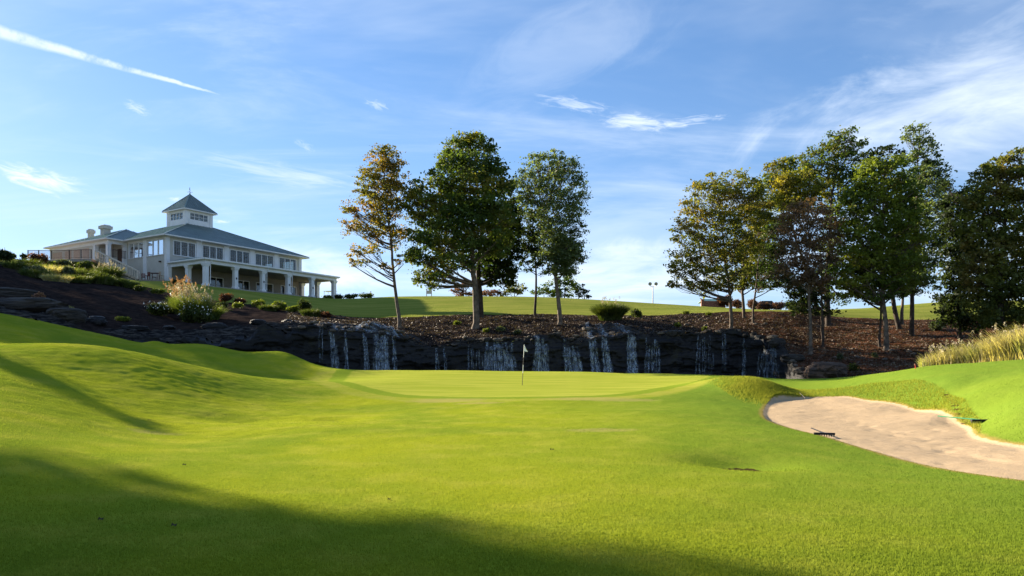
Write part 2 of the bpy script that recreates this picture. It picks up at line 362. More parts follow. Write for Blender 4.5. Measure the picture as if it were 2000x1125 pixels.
# ------------------------------------------------------------------ near ground
SHF = 10.0
def st(X, Y): X = np.asarray(X, float); Y = np.asarray(Y, float); return np.stack([X/(Y+SHF), np.log(Y+SHF)*.8], -1)
A = []   # world anchors X, Y, z
def a_px(px, py, Y): A.append(P(px, py, Y))
def a_z(px, Y, z): A.append(((px-1000)/F*Y, Y, z))
for X in (-30, -12, 0, 12, 30): A.append((X, -8, -.1)); 
for X in (-12, -4, 0, 4, 12): A.append((X, 2, 0))
for px in (-400, 400, 1000, 1600, 2400): a_z(px, 6.0, 0)
a_z(1000, 11, 0); a_z(1000, 16, .03); a_z(1000, 23, .12)
a_px(1000, 778, 30.5); a_px(1020, 752, 38.6); a_px(1000, 727, 50); a_px(750, 768, 33); a_px(700, 742, 41); a_px(760, 723, 51); a_px(900, 723.5, 51.5)
a_px(1200, 729, 51); a_px(1380, 732, 49); a_px(1250, 772, 31.5); a_px(1350, 750, 38); a_px(1150, 726.5, 51)
# left mounds
a_px(0, 900, 10.8); a_px(0, 800, 15.5); a_px(-300, 800, 14); a_px(0, 735, 20.5); a_px(260, 805, 21); a_px(450, 815, 22.5); a_px(260, 850, 16.5); a_px(600, 830, 20)
a_px(0, 690, 26); a_px(115, 671, 29.5); a_px(200, 676, 30.5); a_px(300, 695, 32); a_px(450, 728, 34.5); a_px(600, 743, 37); a_px(-300, 700, 24)
a_px(300, 745, 26.5); a_px(450, 775, 28); a_px(600, 780, 30); a_px(150, 725, 25.5)
a_px(0, 672, 32); a_px(115, 682, 34.5); a_px(300, 706, 37); a_px(450, 733, 40); a_px(600, 745, 42)
a_px(0, 616, 45.5); a_px(128, 642, 47); a_px(224, 660, 48); a_px(285, 676, 48.5); a_px(400, 673, 50.5); a_px(480, 689, 51); a_px(555, 686, 51); a_px(605, 709, 51); a_px(660, 720, 51)
a_px(-300, 600, 44); a_px(-900, 560, 44); a_px(200, 690, 42); a_px(450, 712, 46)
for q in ((1000, 739, 44), (800, 736, 44), (1200, 740, 44), (700, 733, 46), (600, 722, 47), (550, 706, 48), (500, 702, 48), (400, 690, 47), (660, 722, 47)): a_px(*q)
for q in ((0, 600, 52), (150, 637, 52), (300, 668, 53), (450, 677, 55), (600, 707, 56), (700, 720, 57), (900, 721, 58), (1200, 725, 58), (1380, 728, 56), (-600, 560, 52), (-900, 540, 60)): a_px(*q)
# right bank and bunker
for q in ((1508, 782, 31), (1600, 777, 31), (1690, 781, 29), (1790, 801, 25), (1880, 830, 20.5), (1905, 850, 18), (2000, 870, 15.5), (2200, 895, 12.5),
          (2200, 965, 9.6), (2000, 937, 10.9), (1850, 915, 12.6), (1700, 878, 15.5), (1600, 850, 18.3), (1495, 820, 23), (1450, 800, 26)): a_px(*q)
for q in ((1440, 735, 44), (1500, 741, 43), (1560, 742.5, 42), (1650, 738, 40), (1700, 734, 37.5), (1750, 727, 36), (1790, 720, 34.5), (1850, 716, 32.5), (1900, 714, 31), (2000, 709, 29), (2200, 700, 27),
          (1480, 757, 37), (1600, 762, 34), (1700, 750, 32.3), (1790, 744, 29), (1850, 748, 26.5), (1890, 780, 22.5), (1900, 745, 26), (2000, 745, 22.5), (2000, 800, 18.5), (1950, 815, 18.8), (2200, 740, 20), (2200, 830, 15)): a_px(*q)
a_px(1440, 768, 32.5); a_px(1400, 790, 28); a_px(1430, 745, 37)
for q in ((1500, 737, 50), (1600, 733, 47), (1700, 727, 44), (1800, 712, 41), (1900, 702, 38), (2000, 697, 36), (2300, 685, 34)): a_px(*q)
A = np.array(A); near_t = TPS(st(A[:, 0], A[:, 1]), A[:, 2], 2e-4)
def W2(l): return [P(*q)[:2] for q in l]
BUNK = smooth_poly(W2([(1508, 782, 31), (1560, 778, 31.5), (1640, 777, 30.8), (1690, 781, 29), (1790, 801, 25), (1880, 830, 20.5), (1905, 850, 18), (1945, 862, 16.6), (2000, 870, 15.5), (2200, 895, 12.5), (2420, 910, 11),
        (2420, 985, 8.9), (2200, 965, 9.6), (2000, 937, 10.9), (1850, 915, 12.6), (1700, 878, 15.5), (1600, 850, 18.3), (1540, 832, 21), (1497, 818, 23.5), (1492, 800, 27)]))
GREEN = smooth_poly(W2([(640, 741, 41), (665, 757, 36), (740, 770, 32.5), (850, 776, 31), (1000, 779, 30.3), (1200, 774, 31), (1310, 758, 34.5), (1385, 742, 39), (1400, 735, 46), (1200, 728, 53), (900, 723, 54), (700, 724, 52)]))
MOUNDS = [(1478, 752, 33.5, 1.4, 1.9, .50), (1420, 745, 36, 1.6, 2.2, .22)]
MOUNDS = [(*P(a, b, c)[:2], d, e, f) for a, b, c, d, e, f in MOUNDS]
DRAIN = [(*P(1450, 897, 13.1)[:2], .95, .13), (*P(655, 818, 23.5)[:2], .9, .07), (*P(470, 812, 22.6)[:2], 1.3, .10)]
HILL = [(*P(302, 668, 48.8)[:2], .8, 1.0, .33)]
DROP = [(-900, 47), (0, 47), (200, 49), (400, 51.5), (560, 52), (700, 52), (1300, 52), (1400, 49), (1450, 46), (1560, 43.5), (1650, 41), (1700, 39), (1750, 37), (1800, 35.8), (1900, 33), (2000, 31.5), (2300, 30)]
DRA = [(-900, 1.5), (300, 2.0), (550, 3.8), (1450, 3.8), (1700, 3), (2000, 2.6)]
rf = random.Random(9); FEET = []
for k in range(3):
    a = P(1560+k*110, 800+k*22, 27-k*5.2); b = P(1760+k*90, 850+k*22, 19-k*2.6)
    for i in range(13): t = i/12; FEET.append((a[0]+(b[0]-a[0])*t+rf.uniform(-.25, .25)+.15*(i % 2), a[1]+(b[1]-a[1])*t+rf.uniform(-.2, .2)))
for i in range(50): px = rf.uniform(1520, 2000); FEET.append((P(px, 0, rf.uniform(12, 30))[0], rf.uniform(12, 30)))
sand_t = TPS(st(*np.array(BUNK).T), near_t(st(*np.array(BUNK).T)), 1e-6)
def near_z(X, Y):
    X = np.atleast_1d(np.asarray(X, float)); Y = np.atleast_1d(np.asarray(Y, float))
    z = near_t(st(X, Y))
    p = np.stack([X*.22, Y*.22, X*0], -1); z = z+(fbm(p, 3, 3)-.5)*.10*sstep(Y, 6, 20)*(1-.7*sstep(psdf(X, Y, GREEN), -2, 0))
    pxx = X/np.maximum(Y, 4)*F+1000; dy = interp(pxx, DROP, 1); z = z-interp(pxx, DRA, 1)*sstep(Y, dy-.3, dy+5)-.15*np.maximum(Y-dy-2, 0)*(Y > dy)
    for mx, my, sx, sy, h in MOUNDS+HILL: z = z+h*np.exp(-((X-mx)/sx)**2-((Y-my)/sy)**2)
    s = psdf(X, Y, BUNK); k = s > 0; zs = z.copy(); zs[k] = sand_t(st(X[k], Y[k])); z = z+(zs-z)*sstep(s, -.02, .10)-.05*sstep(s, .0, .12)-.05*sstep(s, .4, 2.5)
    for fx, fy in FEET:
        kk = (np.abs(X-fx) < .5) & (np.abs(Y-fy) < .5)
        if kk.any(): z[kk] -= .018*np.exp(-((X[kk]-fx)/.11)**2-((Y[kk]-fy)/.17)**2)
    ins = s > .2
    z = z+np.where(ins, (fbm(np.stack([X*1.6, Y*1.6, X*0], -1), 3, 9)-.5)*.05, 0)
    for dx, dy, r, h in DRAIN: d = np.hypot(X-dx, (Y-dy)); z = z-h*np.exp(-(d/r)**2)*1.6
    return z
def build_near():
    ss_ = np.concatenate([np.linspace(-3.2, -.72, 60, endpoint=False), np.linspace(-.72, .72, 620), np.linspace(.72, 3.2, 61)[1:]])
    t = np.concatenate([np.linspace(math.log(1.5), math.log(14), 60, endpoint=False), np.linspace(math.log(14), math.log(72), 520)])
    T, S = np.meshgrid(t, ss_, indexing='ij'); Y = np.exp(T)-SHF; X = S*(Y+SHF)
    x, y = X.ravel(), Y.ravel(); z = near_z(x, y); sand = psdf(x, y, BUNK); gr = psdf(x, y, GREEN)
    rough = sstep(y, 12, 18)*(1-sstep(gr, -2, 0)); pq = x/np.maximum(y, 4)*F+1000; z = z+(fbm(np.stack([x*3, y*3, x*0], -1), 3, 5)-.5)*(.03+.015*(1-sstep(pq, 350, 750)))*rough*(sand < 0)
    # shaggy grass on the bunker face
    dry = np.zeros_like(x)
    for px, py, Yd, r in ((935, 785, 28.7, .9), (1215, 782, 29.3, 1.3), (870, 777, 30.2, 1.5), (1150, 779, 29.9, 1.6), (300, 840, 17.6, .6), (1170, 850, 18, .8)):
        wx, wy, _ = P(px, py, Yd); dry = np.maximum(dry, np.exp(-((x-wx)/(r*1.6))**2-((y-wy)/(r*.8))**2))
    soil = np.zeros_like(x)
    for (dx, dy, r, h), k in zip(DRAIN, (.42, .2, .12)): soil = np.maximum(soil, np.exp(-((x-dx)/k)**2-((y-dy)/(k*.8))**2))
    for i in range(12):
        f = i/11; wx, wy, _ = P(1848+20*f**.8+8*f, 765+55*f, 25.2-5.0*f); soil = np.maximum(soil, np.exp(-((x-wx)/.09)**2-((y-wy)/.35)**2)*.9)
    o = np_mesh('fairway', np.stack([x, y, z], -1), grid_faces(len(t), len(ss_)), M['ground'], None, True, dict(sand=sand, green=gr, dry=dry, soil=soil))
    tag(o, kind='structure')
build_near()
# ------------------------------------------------------------------ upper ground
LIP = [(-2500, 560, 43), (-900, 575, 43), (-300, 602, 45), (0, 619, 46.5), (130, 646, 48), (225, 663, 49.5), (285, 668, 50.5), (400, 662, 53), (480, 655, 55), (560, 640, 57.5), (592, 634, 58.5), (700, 648, 60), (772, 661, 60.5),
       (842, 683, 60.5), (905, 667, 61), (990, 666, 61), (1047, 665, 61), (1140, 662, 61), (1297, 659, 61), (1445, 658, 60), (1490, 666, 58), (1530, 690, 54), (1560, 722, 50), (1620, 746, 46.5), (1700, 746, 45), (1800, 736, 43.5),
       (1900, 728, 42), (2000, 722, 42), (2400, 700, 42), (4500, 690, 42)]
def lipY(px): return interp(px, LIP, 2)
def lippy(px): return interp(px, LIP, 1)
B = []
for q in LIP:
    if -1000 < q[0] < 2500: B.append(P(*q))
for q in ((0, 565, 56), (0, 518, 80), (0, 504, 95), (100, 592, 57), (100, 550, 72), (88, 529, 85), (240, 603, 62), (240, 565, 75), (241, 547, 87), (337, 573, 84), (337, 622, 63), (411, 584, 84), (430, 628, 63), (450, 603, 73),
          (481, 594, 82), (557, 602, 80), (560, 618, 68), (611, 611, 78), (650, 626, 67), (735, 620, 75), (780, 640, 66), (897, 615, 75), (928, 638, 66), (930, 652, 63.5), (800, 655, 63), (1060, 615, 75), (1093, 632, 67),
          (1159, 616, 75), (1140, 633, 66), (1205, 636, 65.5), (1270, 642, 65), (1310, 615, 75), (1340, 640, 65), (1375, 612, 75), (1427, 645, 62), (1454, 620, 71), (1553, 609, 76), (1583, 692, 54), (1607, 681, 57), (1617, 633, 71),
          (1730, 693, 53), (1782, 656, 62), (1760, 639, 68), (1650, 623, 76), (1720, 625, 76), (1830, 640, 66), (1900, 665, 58), (2000, 680, 54), (1830, 592, 112), (1690, 602, 106), (700, 583, 108), (760, 580, 113), (900, 580, 115),
          (1050, 581, 115), (1200, 588, 112), (1300, 594, 110), (1400, 600, 108), (1530, 606, 106), (1630, 605, 107), (650, 600, 94), (900, 597, 93), (1200, 601, 92), (1450, 607, 90), (2000, 590, 112), (2000, 640, 72), (2400, 600, 110),
          (100, 512, 93), (54, 508, 94), (-100, 500, 95), (-300, 500, 90), (-900, 480, 90), (250, 546, 94), (180, 530, 92), (330, 549, 98)): B.append(P(*q))
def bw(u, v): return (-39.2+.527*u-.848*v, 95+.848*u+.527*v)
for u, v, z in ((0, 0, 12.22), (4.5, 0, 12.15), (11, 0, 12.1), (22.4, 0, 12.05), (22.4, 7.2, 12.1), (10, 7.2, 12.1), (10, 18, 12.1), (24, 25, 12.3), (0, 20, 13.8), (-6, 26, 15.2), (-8, 33, 15.4), (-8, 18, 14.9), (-.7, 9, 13.0), (5, 35, 14.5), (30, 10, 12.2), (28, 0, 12.2)): B.append((*bw(u, v), z))
for px, z in ((-900, 15), (0, 15.5), (400, 13), (800, 11.7), (1200, 10.8), (1600, 9), (2000, 9.5), (2500, 9)): B.append(((px-1000)/F*150, 150, z)); B.append(((px-1000)/F*400, 400, z-4))
B = np.array(B); tu = lambda X, Y: np.stack([X/Y, np.log(Y)*.9], -1)
up_t = TPS(tu(B[:, 0], B[:, 1]), B[:, 2], 1e-5)
YB = [(-900, 76), (-300, 80), (22, 82), (88, 84.5), (155, 85), (241, 86.5), (337, 84), (411, 83.5), (481, 82), (557, 80), (611, 78), (735, 75), (1300, 75), (1553, 76), (1629, 77), (1830, 77), (2500, 77)]
def rockmask(px, Y):
    d = Y-lipY(px)
    a = (1-sstep(d, 1.6, 3.6))*sstep(px, 500, 570)*(1-sstep(px, 800, 860))
    b = (1-sstep(d, 3.5, 5))*sstep(px, 1120, 1145)*(1-sstep(px, 1265, 1290)); c = (1-sstep(d, .5, 1.1))*sstep(px, 200, 300)*(1-sstep(px, 1560, 1600))
    e = sstep(px, 130, 260)*(1-sstep(px, 520, 580))*(1-sstep(d, 2.0, 6.0)); f = (1-sstep(px, 90, 220))*(1-sstep(d, 3, 9))*.9
    return np.maximum.reduce([a, b, c, e*.9, f])
def up_z(X, Y):
    X = np.atleast_1d(np.asarray(X, float)); Y = np.atleast_1d(np.asarray(Y, float)); px = X/Y*F+1000
    z = up_t(tu(X, Y)); lawn = sstep(Y-np.interp(px, [q[0] for q in YB], [q[1] for q in YB]), -1, 2)
    p = np.stack([X*.5, Y*.5, X*0], -1); z = z+(fbm(p, 4, 21)-.5)*(.45*(1-lawn)+.05*lawn)*(1-sstep(Y, 100, 140)*.5)
    p2 = np.stack([X*.35, Y*.8, X*0], -1); k = rockmask(px, Y); q = fbm(p2, 4, 31)*2.2; z = z+k*((np.floor(q*4)/4+.15*(q*4 % 1)**3)-.95)*.9
    return z
def build_upper():
    pxs = np.concatenate([np.linspace(-2500, -60, 60, endpoint=False), np.linspace(-60, 2060, 700), np.linspace(2060, 4500, 60)[1:]])
    k = np.concatenate([np.linspace(0, .12, 50, endpoint=False), np.linspace(.12, .45, 170, endpoint=False), np.linspace(.45, 1, 60)])
    Kk, PX = np.meshgrid(k, pxs, indexing='ij'); Y0 = lipY(PX); Y = Y0*np.exp(Kk**1.15*np.log(1800/Y0)); X = (PX-1000)/F*Y
    x, y, px = X.ravel(), Y.ravel(), PX.ravel(); z = up_z(x, y); far = y > 400
    z = np.where(far, up_z(x*400/y, np.minimum(y, 400))-(y-400)*.01, z)
    lawn = y-np.interp(px, [q[0] for q in YB], [q[1] for q in YB])
    o = np_mesh('hillside', np.stack([x, y, z], -1), grid_faces(len(k), len(pxs)), M['upper'], None, True, dict(lawn=lawn, red=sstep(px, 1330, 1560), rock=rockmask(px, y), wet=(1-sstep(y-lipY(px), 1.6, 3.6))*np.maximum(sstep(px, 580, 610)*(1-sstep(px, 780, 830)), sstep(px, 1135, 1150)*(1-sstep(px, 1215, 1250)))))
    tag(o, kind='structure')
build_upper()
def cliff_pt(px, v):
    """point of the rock face: v = 0 lip, 1 foot"""
    px = np.asarray(px, float); v = np.asarray(v, float); Y = lipY(px); X = (px-1000)/F*Y; z0 = up_z(X.ravel(), Y.ravel()+.15).reshape(X.shape)
    zb = -1.9; z = z0+.02+(zb-z0)*v
    p = np.stack([X*.55, z*1.9, X*0+3.1], -1); s = fbm(p, 4, 41); s2 = fbm(np.stack([X*.18, z*.3, X*0], -1), 3, 51)
    lay = np.floor(s*6)/6*.75+s*.25
    out = (lay-.35)*1.35*sstep(v, 0, .06)+(s2-.5)*2.2*sstep(v, .05, .5)+.55*v
    yy = Y-out
    return X*(yy/Y), yy, z
def build_cliff():
    pxs = np.linspace(120, 1650, 900); v = np.concatenate([np.linspace(0, .1, 12, endpoint=False), np.linspace(.1, 1, 95)])
    Vv, PX = np.meshgrid(v, pxs, indexing='ij'); X, Y, Z = cliff_pt(PX, Vv)
    # tuck the top under the hillside
    t = 1.0; X0 = X[0]*(Y[0]+t)/Y[0]; Y0 = Y[0]+t; Z0 = Z[0]-.4
    X = np.vstack([X0[None], X]); Y = np.vstack([Y0[None], Y]); Z = np.vstack([Z0[None], Z])
    o = np_mesh('cliff', np.stack([X.ravel(), Y.ravel(), Z.ravel()], -1), grid_faces(len(v)+1, len(pxs)), M['rock'], None, False); tag(o, kind='structure')
build_cliff()
mb = MB(); mb.poly([(-22, 50, -1.25), (24, 50, -1.25), (24, 64, -1.25), (-22, 64, -1.25)]); tag(mb.build('pond_water', M['pond']), kind='structure')
#SECTION2
# ------------------------------------------------------------------ waterfalls on the cliff
def waterfall(label, px0, px1, n, v0, v1, lean=0.0, w=.22, seed=1, spread=.5):
    r = np.random.default_rng(seed); Vs, Fs, E = [], [], []; b = 0
    for i in range(n):
        c = px0+(px1-px0)*((i+.5)/n+r.uniform(-.35, .35)/n); ww = w*r.uniform(.5, 1.3); a = v0+r.uniform(0, .10+.22*(abs(c-(px0+px1)/2)/max(1, (px1-px0)/2))**2)*(i > 0)*(n > 3); e = min(.98, v1-r.uniform(0, .2)*(i % 3 == 1))
        m = 46; v = np.linspace(a, e, m); wob = (fbm(np.stack([v*9, v*0+i*3.3+seed, v*0], -1), 3, seed)-.5)*9*spread+lean*(v-a)+r.uniform(-1, 1)*6*spread*(v-a)
        half = ww*(.6+.9*fbm(np.stack([v*12, v*0+i*5.1, v*0+seed], -1), 2, seed))*(1+.6*(v-a))
        mc = (px0+px1)/2; off = abs(c-mc)/max(1, (px1-px0)/2); pc = c+wob+(c-mc)*.55*v; k = half/60*F/2; rows = []
        for sgn in (-1, 0, 1):
            X, Y, Z = cliff_pt(pc+sgn*k, v); yy = np.minimum.accumulate(Y+.08)  # free fall: never swings back under a ledge
            yy = .6*yy+.4*(Y) if w < .3 else yy
            yy = np.minimum(yy, Y)-.09-(.05 if sgn == 0 else 0); rows.append(np.stack([X*yy/Y, yy, Z+(.03)], -1)); 
        Vs.append(np.stack(rows, 1).reshape(-1, 3)); Fs.append(grid_faces(m, 3)+b); b += m*3
        ed = np.minimum(1, np.minimum((v-v.min())/.03+.5, (v.max()-v)/.08)); E.append(np.stack([ed*.35, ed, ed*.35], 1).ravel())
    V = np.vstack(Vs); loc = V[np.argmin(V[:, 2])]*0+np.array([V[:, 0].mean(), V[:, 1].max(), V[:, 2].min()])
    o = np_mesh('waterfall', V-loc, np.vstack(Fs), M['fall'], None, True, dict(edge=np.concatenate(E))); o.location = loc
    tag(o, label, 'waterfall', 'streams falling down the dark cliff')
for i, a in enumerate([
    ('lone thin trickle at the left end of the dark cliff', 624, 632, 2, .0, .55, 2, .10),
    ('narrow ribbon of water curving off the left ledge, first long stream from the left', 643, 656, 5, 0, .95, 12, .16),
    ('faint thin stream just right of the first long ribbon on the left ledge', 672, 678, 4, 0, .7, 8, .10),
    ('slim white stream left of the broad veil on the left ledge', 708, 716, 5, 0, .9, 12, .15),
    ('broad white veil of water pouring off the left ledge', 733, 757, 14, 0, .97, 4, .24),
    ('short thin stream just right of the broad veil on the left ledge', 766, 774, 4, 0, .8, 6, .12),
    ('thin trickle at the low dip of the cliff', 848, 856, 4, .02, .9, 8, .10),
    ('pale trickle between the low dip and the wide stepped fall', 866, 872, 4, .02, .8, 3, .10),
    ('wide stepped fall of many white strands left of the flag', 950, 1000, 23, 0, .97, 10, .22),
    ('faint strands at the left edge of the wide stepped fall', 915, 945, 7, .02, .7, 5, .09),
    ('bundle of straight white strands just right of the flag', 1046, 1068, 11, 0, .97, 2, .2),
    ('pair of long strands slanting right, second fall right of the flag', 1100, 1132, 13, 0, .97, 14, .2),
    ('long slanting strand under the left side of the upper ledge', 1150, 1163, 7, 0, .97, 16, .16),
    ('long slanting strand under the middle of the upper ledge', 1175, 1190, 8, 0, .97, 14, .18),
    ('bright vertical fall under the right end of the upper ledge', 1226, 1242, 10, 0, .97, 4, .2),
    ('curtain of fine threads right of the bright vertical fall', 1262, 1288, 11, .02, .6, 1, .12),
    ('faint curtain of threads on the darkest middle of the cliff', 1362, 1392, 8, .02, .65, 0, .09),
    ('lone short thread left of the right-hand bend of the cliff', 1412, 1417, 4, .02, .5, 1, .10),
    ('thin curved thread in the right-hand bend of the cliff', 1452, 1458, 4, .05, .9, -8, .08),
    ('bright foaming cascade over rocks at the right end of the cliff', 1486, 1518, 16, .0, .97, -6, .09)]): waterfall(*a, seed=i+3)
def ledge_stream(label, pts, n, w, seed):
    """water running over the sloping ledges above the drop"""
    r = np.random.default_rng(seed); Vs, Fs, E = [], [], []; b = 0; pts = np.array(pts, float)
    for i in range(n):
        m = 40; t = np.linspace(0, 1, m); f = t*(len(pts)-1); o_ = r.uniform(-1, 1)
        px = np.interp(f, range(len(pts)), pts[:, 0])+o_*pts[0, 2]+(fbm(np.stack([t*5, t*0+i*7.7, t*0], -1), 3, seed)-.5)*14
        Y = lipY(px)+np.interp(f, range(len(pts)), pts[:, 1]); rows = []
        half = w*(.4+fbm(np.stack([t*7, t*0+i*3.1, t*0+2], -1), 2, seed))
        for s in (-1, 0, 1):
            X = (px-1000)/F*Y+s*half; rows.append(np.stack([X, Y, up_z(X, Y)+.07+.03*(s == 0)], -1))
        Vs.append(np.stack(rows, 1).reshape(-1, 3)); Fs.append(grid_faces(m, 3)+b); b += 3*m; E.append(np.stack([t*0+.3, t*0+1, t*0+.3], 1).ravel())
    V = np.vstack(Vs); loc = np.array([V[:, 0].mean(), V[:, 1].mean(), V[:, 2].min()])
    o = np_mesh('stream', V-loc, np.vstack(Fs), M['fall'], None, True, dict(edge=np.concatenate(E))); o.location = loc; tag(o, label, 'stream')
ledge_stream('shallow water sliding over the sloping rock shelf at the left of the cliff', [(600, 2.6, 40), (660, 1.4, 40), (700, .3, 40)], 16, .22, 5)
ledge_stream('thin sheet of water on the lower end of the left rock shelf', [(705, 2.0, 30), (745, 1.0, 30), (768, .1, 30)], 9, .2, 6)
ledge_stream('narrow stream tumbling down the left of the upper rock steps', [(1142, 4.3, 3), (1148, 2.2, 3), (1154, .1, 3)], 4, .12, 7)
ledge_stream('second stream down the middle of the upper rock steps', [(1162, 4.3, 3), (1172, 2.2, 4), (1184, .1, 4)], 4, .12, 8)
ledge_stream('fine threads over the right of the upper rock steps', [(1190, 3.9, 8), (1210, 2, 10), (1225, .1, 10)], 5, .08, 9)

# ------------------------------------------------------------------ clubhouse
CH = empty('clubhouse', (-39.2, 95, 12.2), math.atan2(.848, .527), label='cream two storey clubhouse with green metal roof and square cupola on the hill', cat='building')
def L(px, py, Y):
    x, y, z = P(px, py, Y); x += 39.2; y -= 95; return (.527*x+.848*y, -.848*x+.527*y, z-12.2)
def u_of(px, v): s = (px-1000)/F; return (s*(95+.527*v)+39.2+.848*v)/(.527-.848*s)
def v_of(px, u): s = (px-1000)/F; return (-39.2+.527*u-s*(95+.848*u))/(.848+.527*s)
def wallstrip(mb, face, c0, c1, s0, s1, z0, z1, ops):
    """wall with rectangular openings (a, b, za, zb) sorted along s"""
    def bx(a, b, za, zb):
        if b-a < .01 or zb-za < .01: return
        if face == 'v': mb.box(a, b, c0, c1, za, zb)
        else: mb.box(c0, c1, a, b, za, zb)
    cur = s0
    for a, b, za, zb in sorted(ops): bx(cur, a, z0, z1); bx(a, b, z0, za); bx(a, b, zb, z1); cur = b
    bx(cur, s1, z0, z1)
def window(parent, face, c, a, b, z0, z1, nsash, cols, rows, glass='glass', name='window'):
    """c: outer wall plane; outward is the negative direction"""
    f = MB(); 
    def bx(m, s0, s1, za, zb, d0, d1):
        if face == 'v': m.box(s0, s1, c+d0, c+d1, za, zb)
        else: m.box(c+d0, c+d1, s0, s1, za, zb)
    t = .09; bx(f, a-.04, a+t, z0, z1, -.05, .1); bx(f, b-t, b+.04, z0, z1, -.05, .1); bx(f, a+t, b-t, z1-t, z1+.03, -.05, .1); bx(f, a-.08, b+.08, z0-.1, z0, -.11, .1)
    sw = (b-a-2*t)/nsash
    for i in range(1, nsash): bx(f, a+t+i*sw-.06, a+t+i*sw+.06, z0, z1-t, -.035, .08)
    mu = MB()
    for i in range(nsash):
        x0 = a+t+i*sw+(.06 if i else 0); x1 = a+t+(i+1)*sw-(.06 if i < nsash-1 else 0)
        for k in range(1, cols): x = x0+(x1-x0)*k/cols; bx(mu, x-.016, x+.016, z0, z1-t, .0, .035)
        for k in range(1, rows): z = z0+(z1-t-z0)*k/rows; bx(mu, x0, x1, z-.016, z+.016, .003, .032)
    fo = f.build(name, M['trim'], parent)
    if mu.v: mu.build('muntins', M['muntin'], fo)
    p = MB(); bx(p, a+.02, b-.02, z0+.01, z1-.02, .05, .07); p.build('pane', M[glass], fo)
UW, VW = -.7, 7.2; EZ = 6.95; ZW0, ZW1 = 4.62, 6.55
fw = [(u_of(a, VW), u_of(b, VW)) for a, b in ((338, 381.8), (395, 435.9), (448.3, 486.8), (498, 533.8), (544.6, 577.8))]
lw = [(v_of(b, UW), v_of(a, UW)) for a, b in ((287.5, 320), (251.7, 280.5))]
low = [(u_of(a, VW), u_of(b, VW), 0.12, 2.25) for a, b in ((408, 436), (463, 487), (500, 533), (548, 556), (565, 578))]
w = MB()
wallstrip(w, 'v', VW, VW+.3, UW, 22.4, 3.1, EZ, [(a, b, ZW0, ZW1) for a, b in fw])
wallstrip(w, 'u', UW, UW+.3, VW+.3, 31.2, -1, EZ, [(a, b, ZW0, ZW1+.1) for a, b in lw]+[(17.5, 18.5, 3.9, 6.1)])
wallstrip(w, 'u', 22.1, 22.4, VW+.3, 31.2, -1, EZ, [(8.6, 11.2, ZW0, ZW1), (12.5, 15.5, ZW0, ZW1)])
w.box(UW+.3, 22.1, 30.9, 31.2, -1, EZ)
w.build('upper_wall', M['wall'], CH)
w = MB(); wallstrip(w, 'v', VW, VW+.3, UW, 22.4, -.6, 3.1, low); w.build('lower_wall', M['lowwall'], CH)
w = MB()   # floors and partitions behind the glass, coloured near black so windows look dark
w.box(UW+.3, 22.1, VW+.3, 30.9, 3.6, 3.9); w.box(UW+.3, 22.1, VW+.3, 30.9, -.2, 0); w.box(UW+.3, 22.1, VW+.3, 30.9, 6.9, 6.94); w.box(4, 17.5, 12, 12.2, 3.9, 6.9); w.box(UW+.3, 22.1, 10.6, 10.8, 0, 3.6)
w.build('interior', M['dark'], CH)
for i, (a, b) in enumerate(fw): window(CH, 'v', VW, a, b, ZW0, ZW1, 3, 3, 5)
for a, b in lw: window(CH, 'u', UW, a, b, ZW0, ZW1+.1, 3, 1, 1, 'mirror')
for a, b, z0, z1 in low: window(CH, 'v', VW, a, b, z0, z1, 2 if b-a > 1.4 else 1, 1, 2, name='glass_door')
t = MB()   # pilasters, corner boards, frieze
for px in (326.5, ): t.box(UW-.08, UW+.42, VW-.08, VW+.4, -1, EZ)
us = [a for a, b in fw]+[b for a, b in fw]
t.build('corner_pilaster', M['trim'], CH)
for i in range(4): t = MB(); m_ = (fw[i][1]+fw[i+1][0])/2; t.box(m_-.42, m_+.42, VW-.07, VW, 4.15, EZ); t.build('pilaster', M['trim'], CH)
t = MB()
t.box(21.95, 22.48, VW-.07, VW+.3, 3.6, EZ); t.build('corner_pilaster', M['trim'], CH); t = MB()
vm_ = (lw[0][1]+lw[1][0])/2; t.box(UW-.1, UW, vm_-.4, vm_+.4, -1, EZ)
t.box(UW-.06, UW, VW+.4, vm_-.4, 6.72, EZ); t.box(UW-.06, UW, vm_+.4, 16, 6.72, EZ)
t.build('wall_trim', M['trim'], CH)
def roof_plane(mb, seams, e0, e1, t0, t1, step=.5, th=.12):
    e0, e1, t0, t1 = map(Vector, (e0, e1, t0, t1)); pts = [e0, e1, t1]+([t0] if (t0-t1).length > .01 else [])
    mb.slab(pts, th); n = (e1-e0).cross(t0-e0).normalized(); n = n if n.z > 0 else -n
    ln = (e1-e0).length; ax = (e1-e0)/ln; up = (t0-e0)-ax*((t0-e0).dot(ax)); H = up.length; up /= H; ta, tb = (t0-e0).dot(ax), (t1-e0).dot(ax)
    s = step/2
    while s < ln:
        h = H
        if s < ta and ta > .01: h = H*s/ta
        if s > tb and ln-tb > .01: h = min(h, H*(ln-s)/(ln-tb))
        p = e0+ax*s+n*.02; seams.rod(p, p+up*h, .045, .055); s += step
def gutter(mb, p, q, w=.14, h=.15):
    mb.rod(Vector(p), Vector(q), w, h)
r = MB(); s_ = MB(); tr = MB(); E0, E1, V0, V1 = -1.6, 23.3, 6.3, 30.4; ez = 7.05; AP = (10.85, 18.35, ez+4.9)
roof_plane(r, s_, (E0, V0, ez), (E1, V0, ez), AP, AP); roof_plane(r, s_, (E1, V0, ez), (E1, V1, ez), AP, AP)
roof_plane(r, s_, (E1, V1, ez), (E0, V1, ez), AP, AP); roof_plane(r, s_, (E0, V1, ez), (E0, V0, ez), AP, AP)
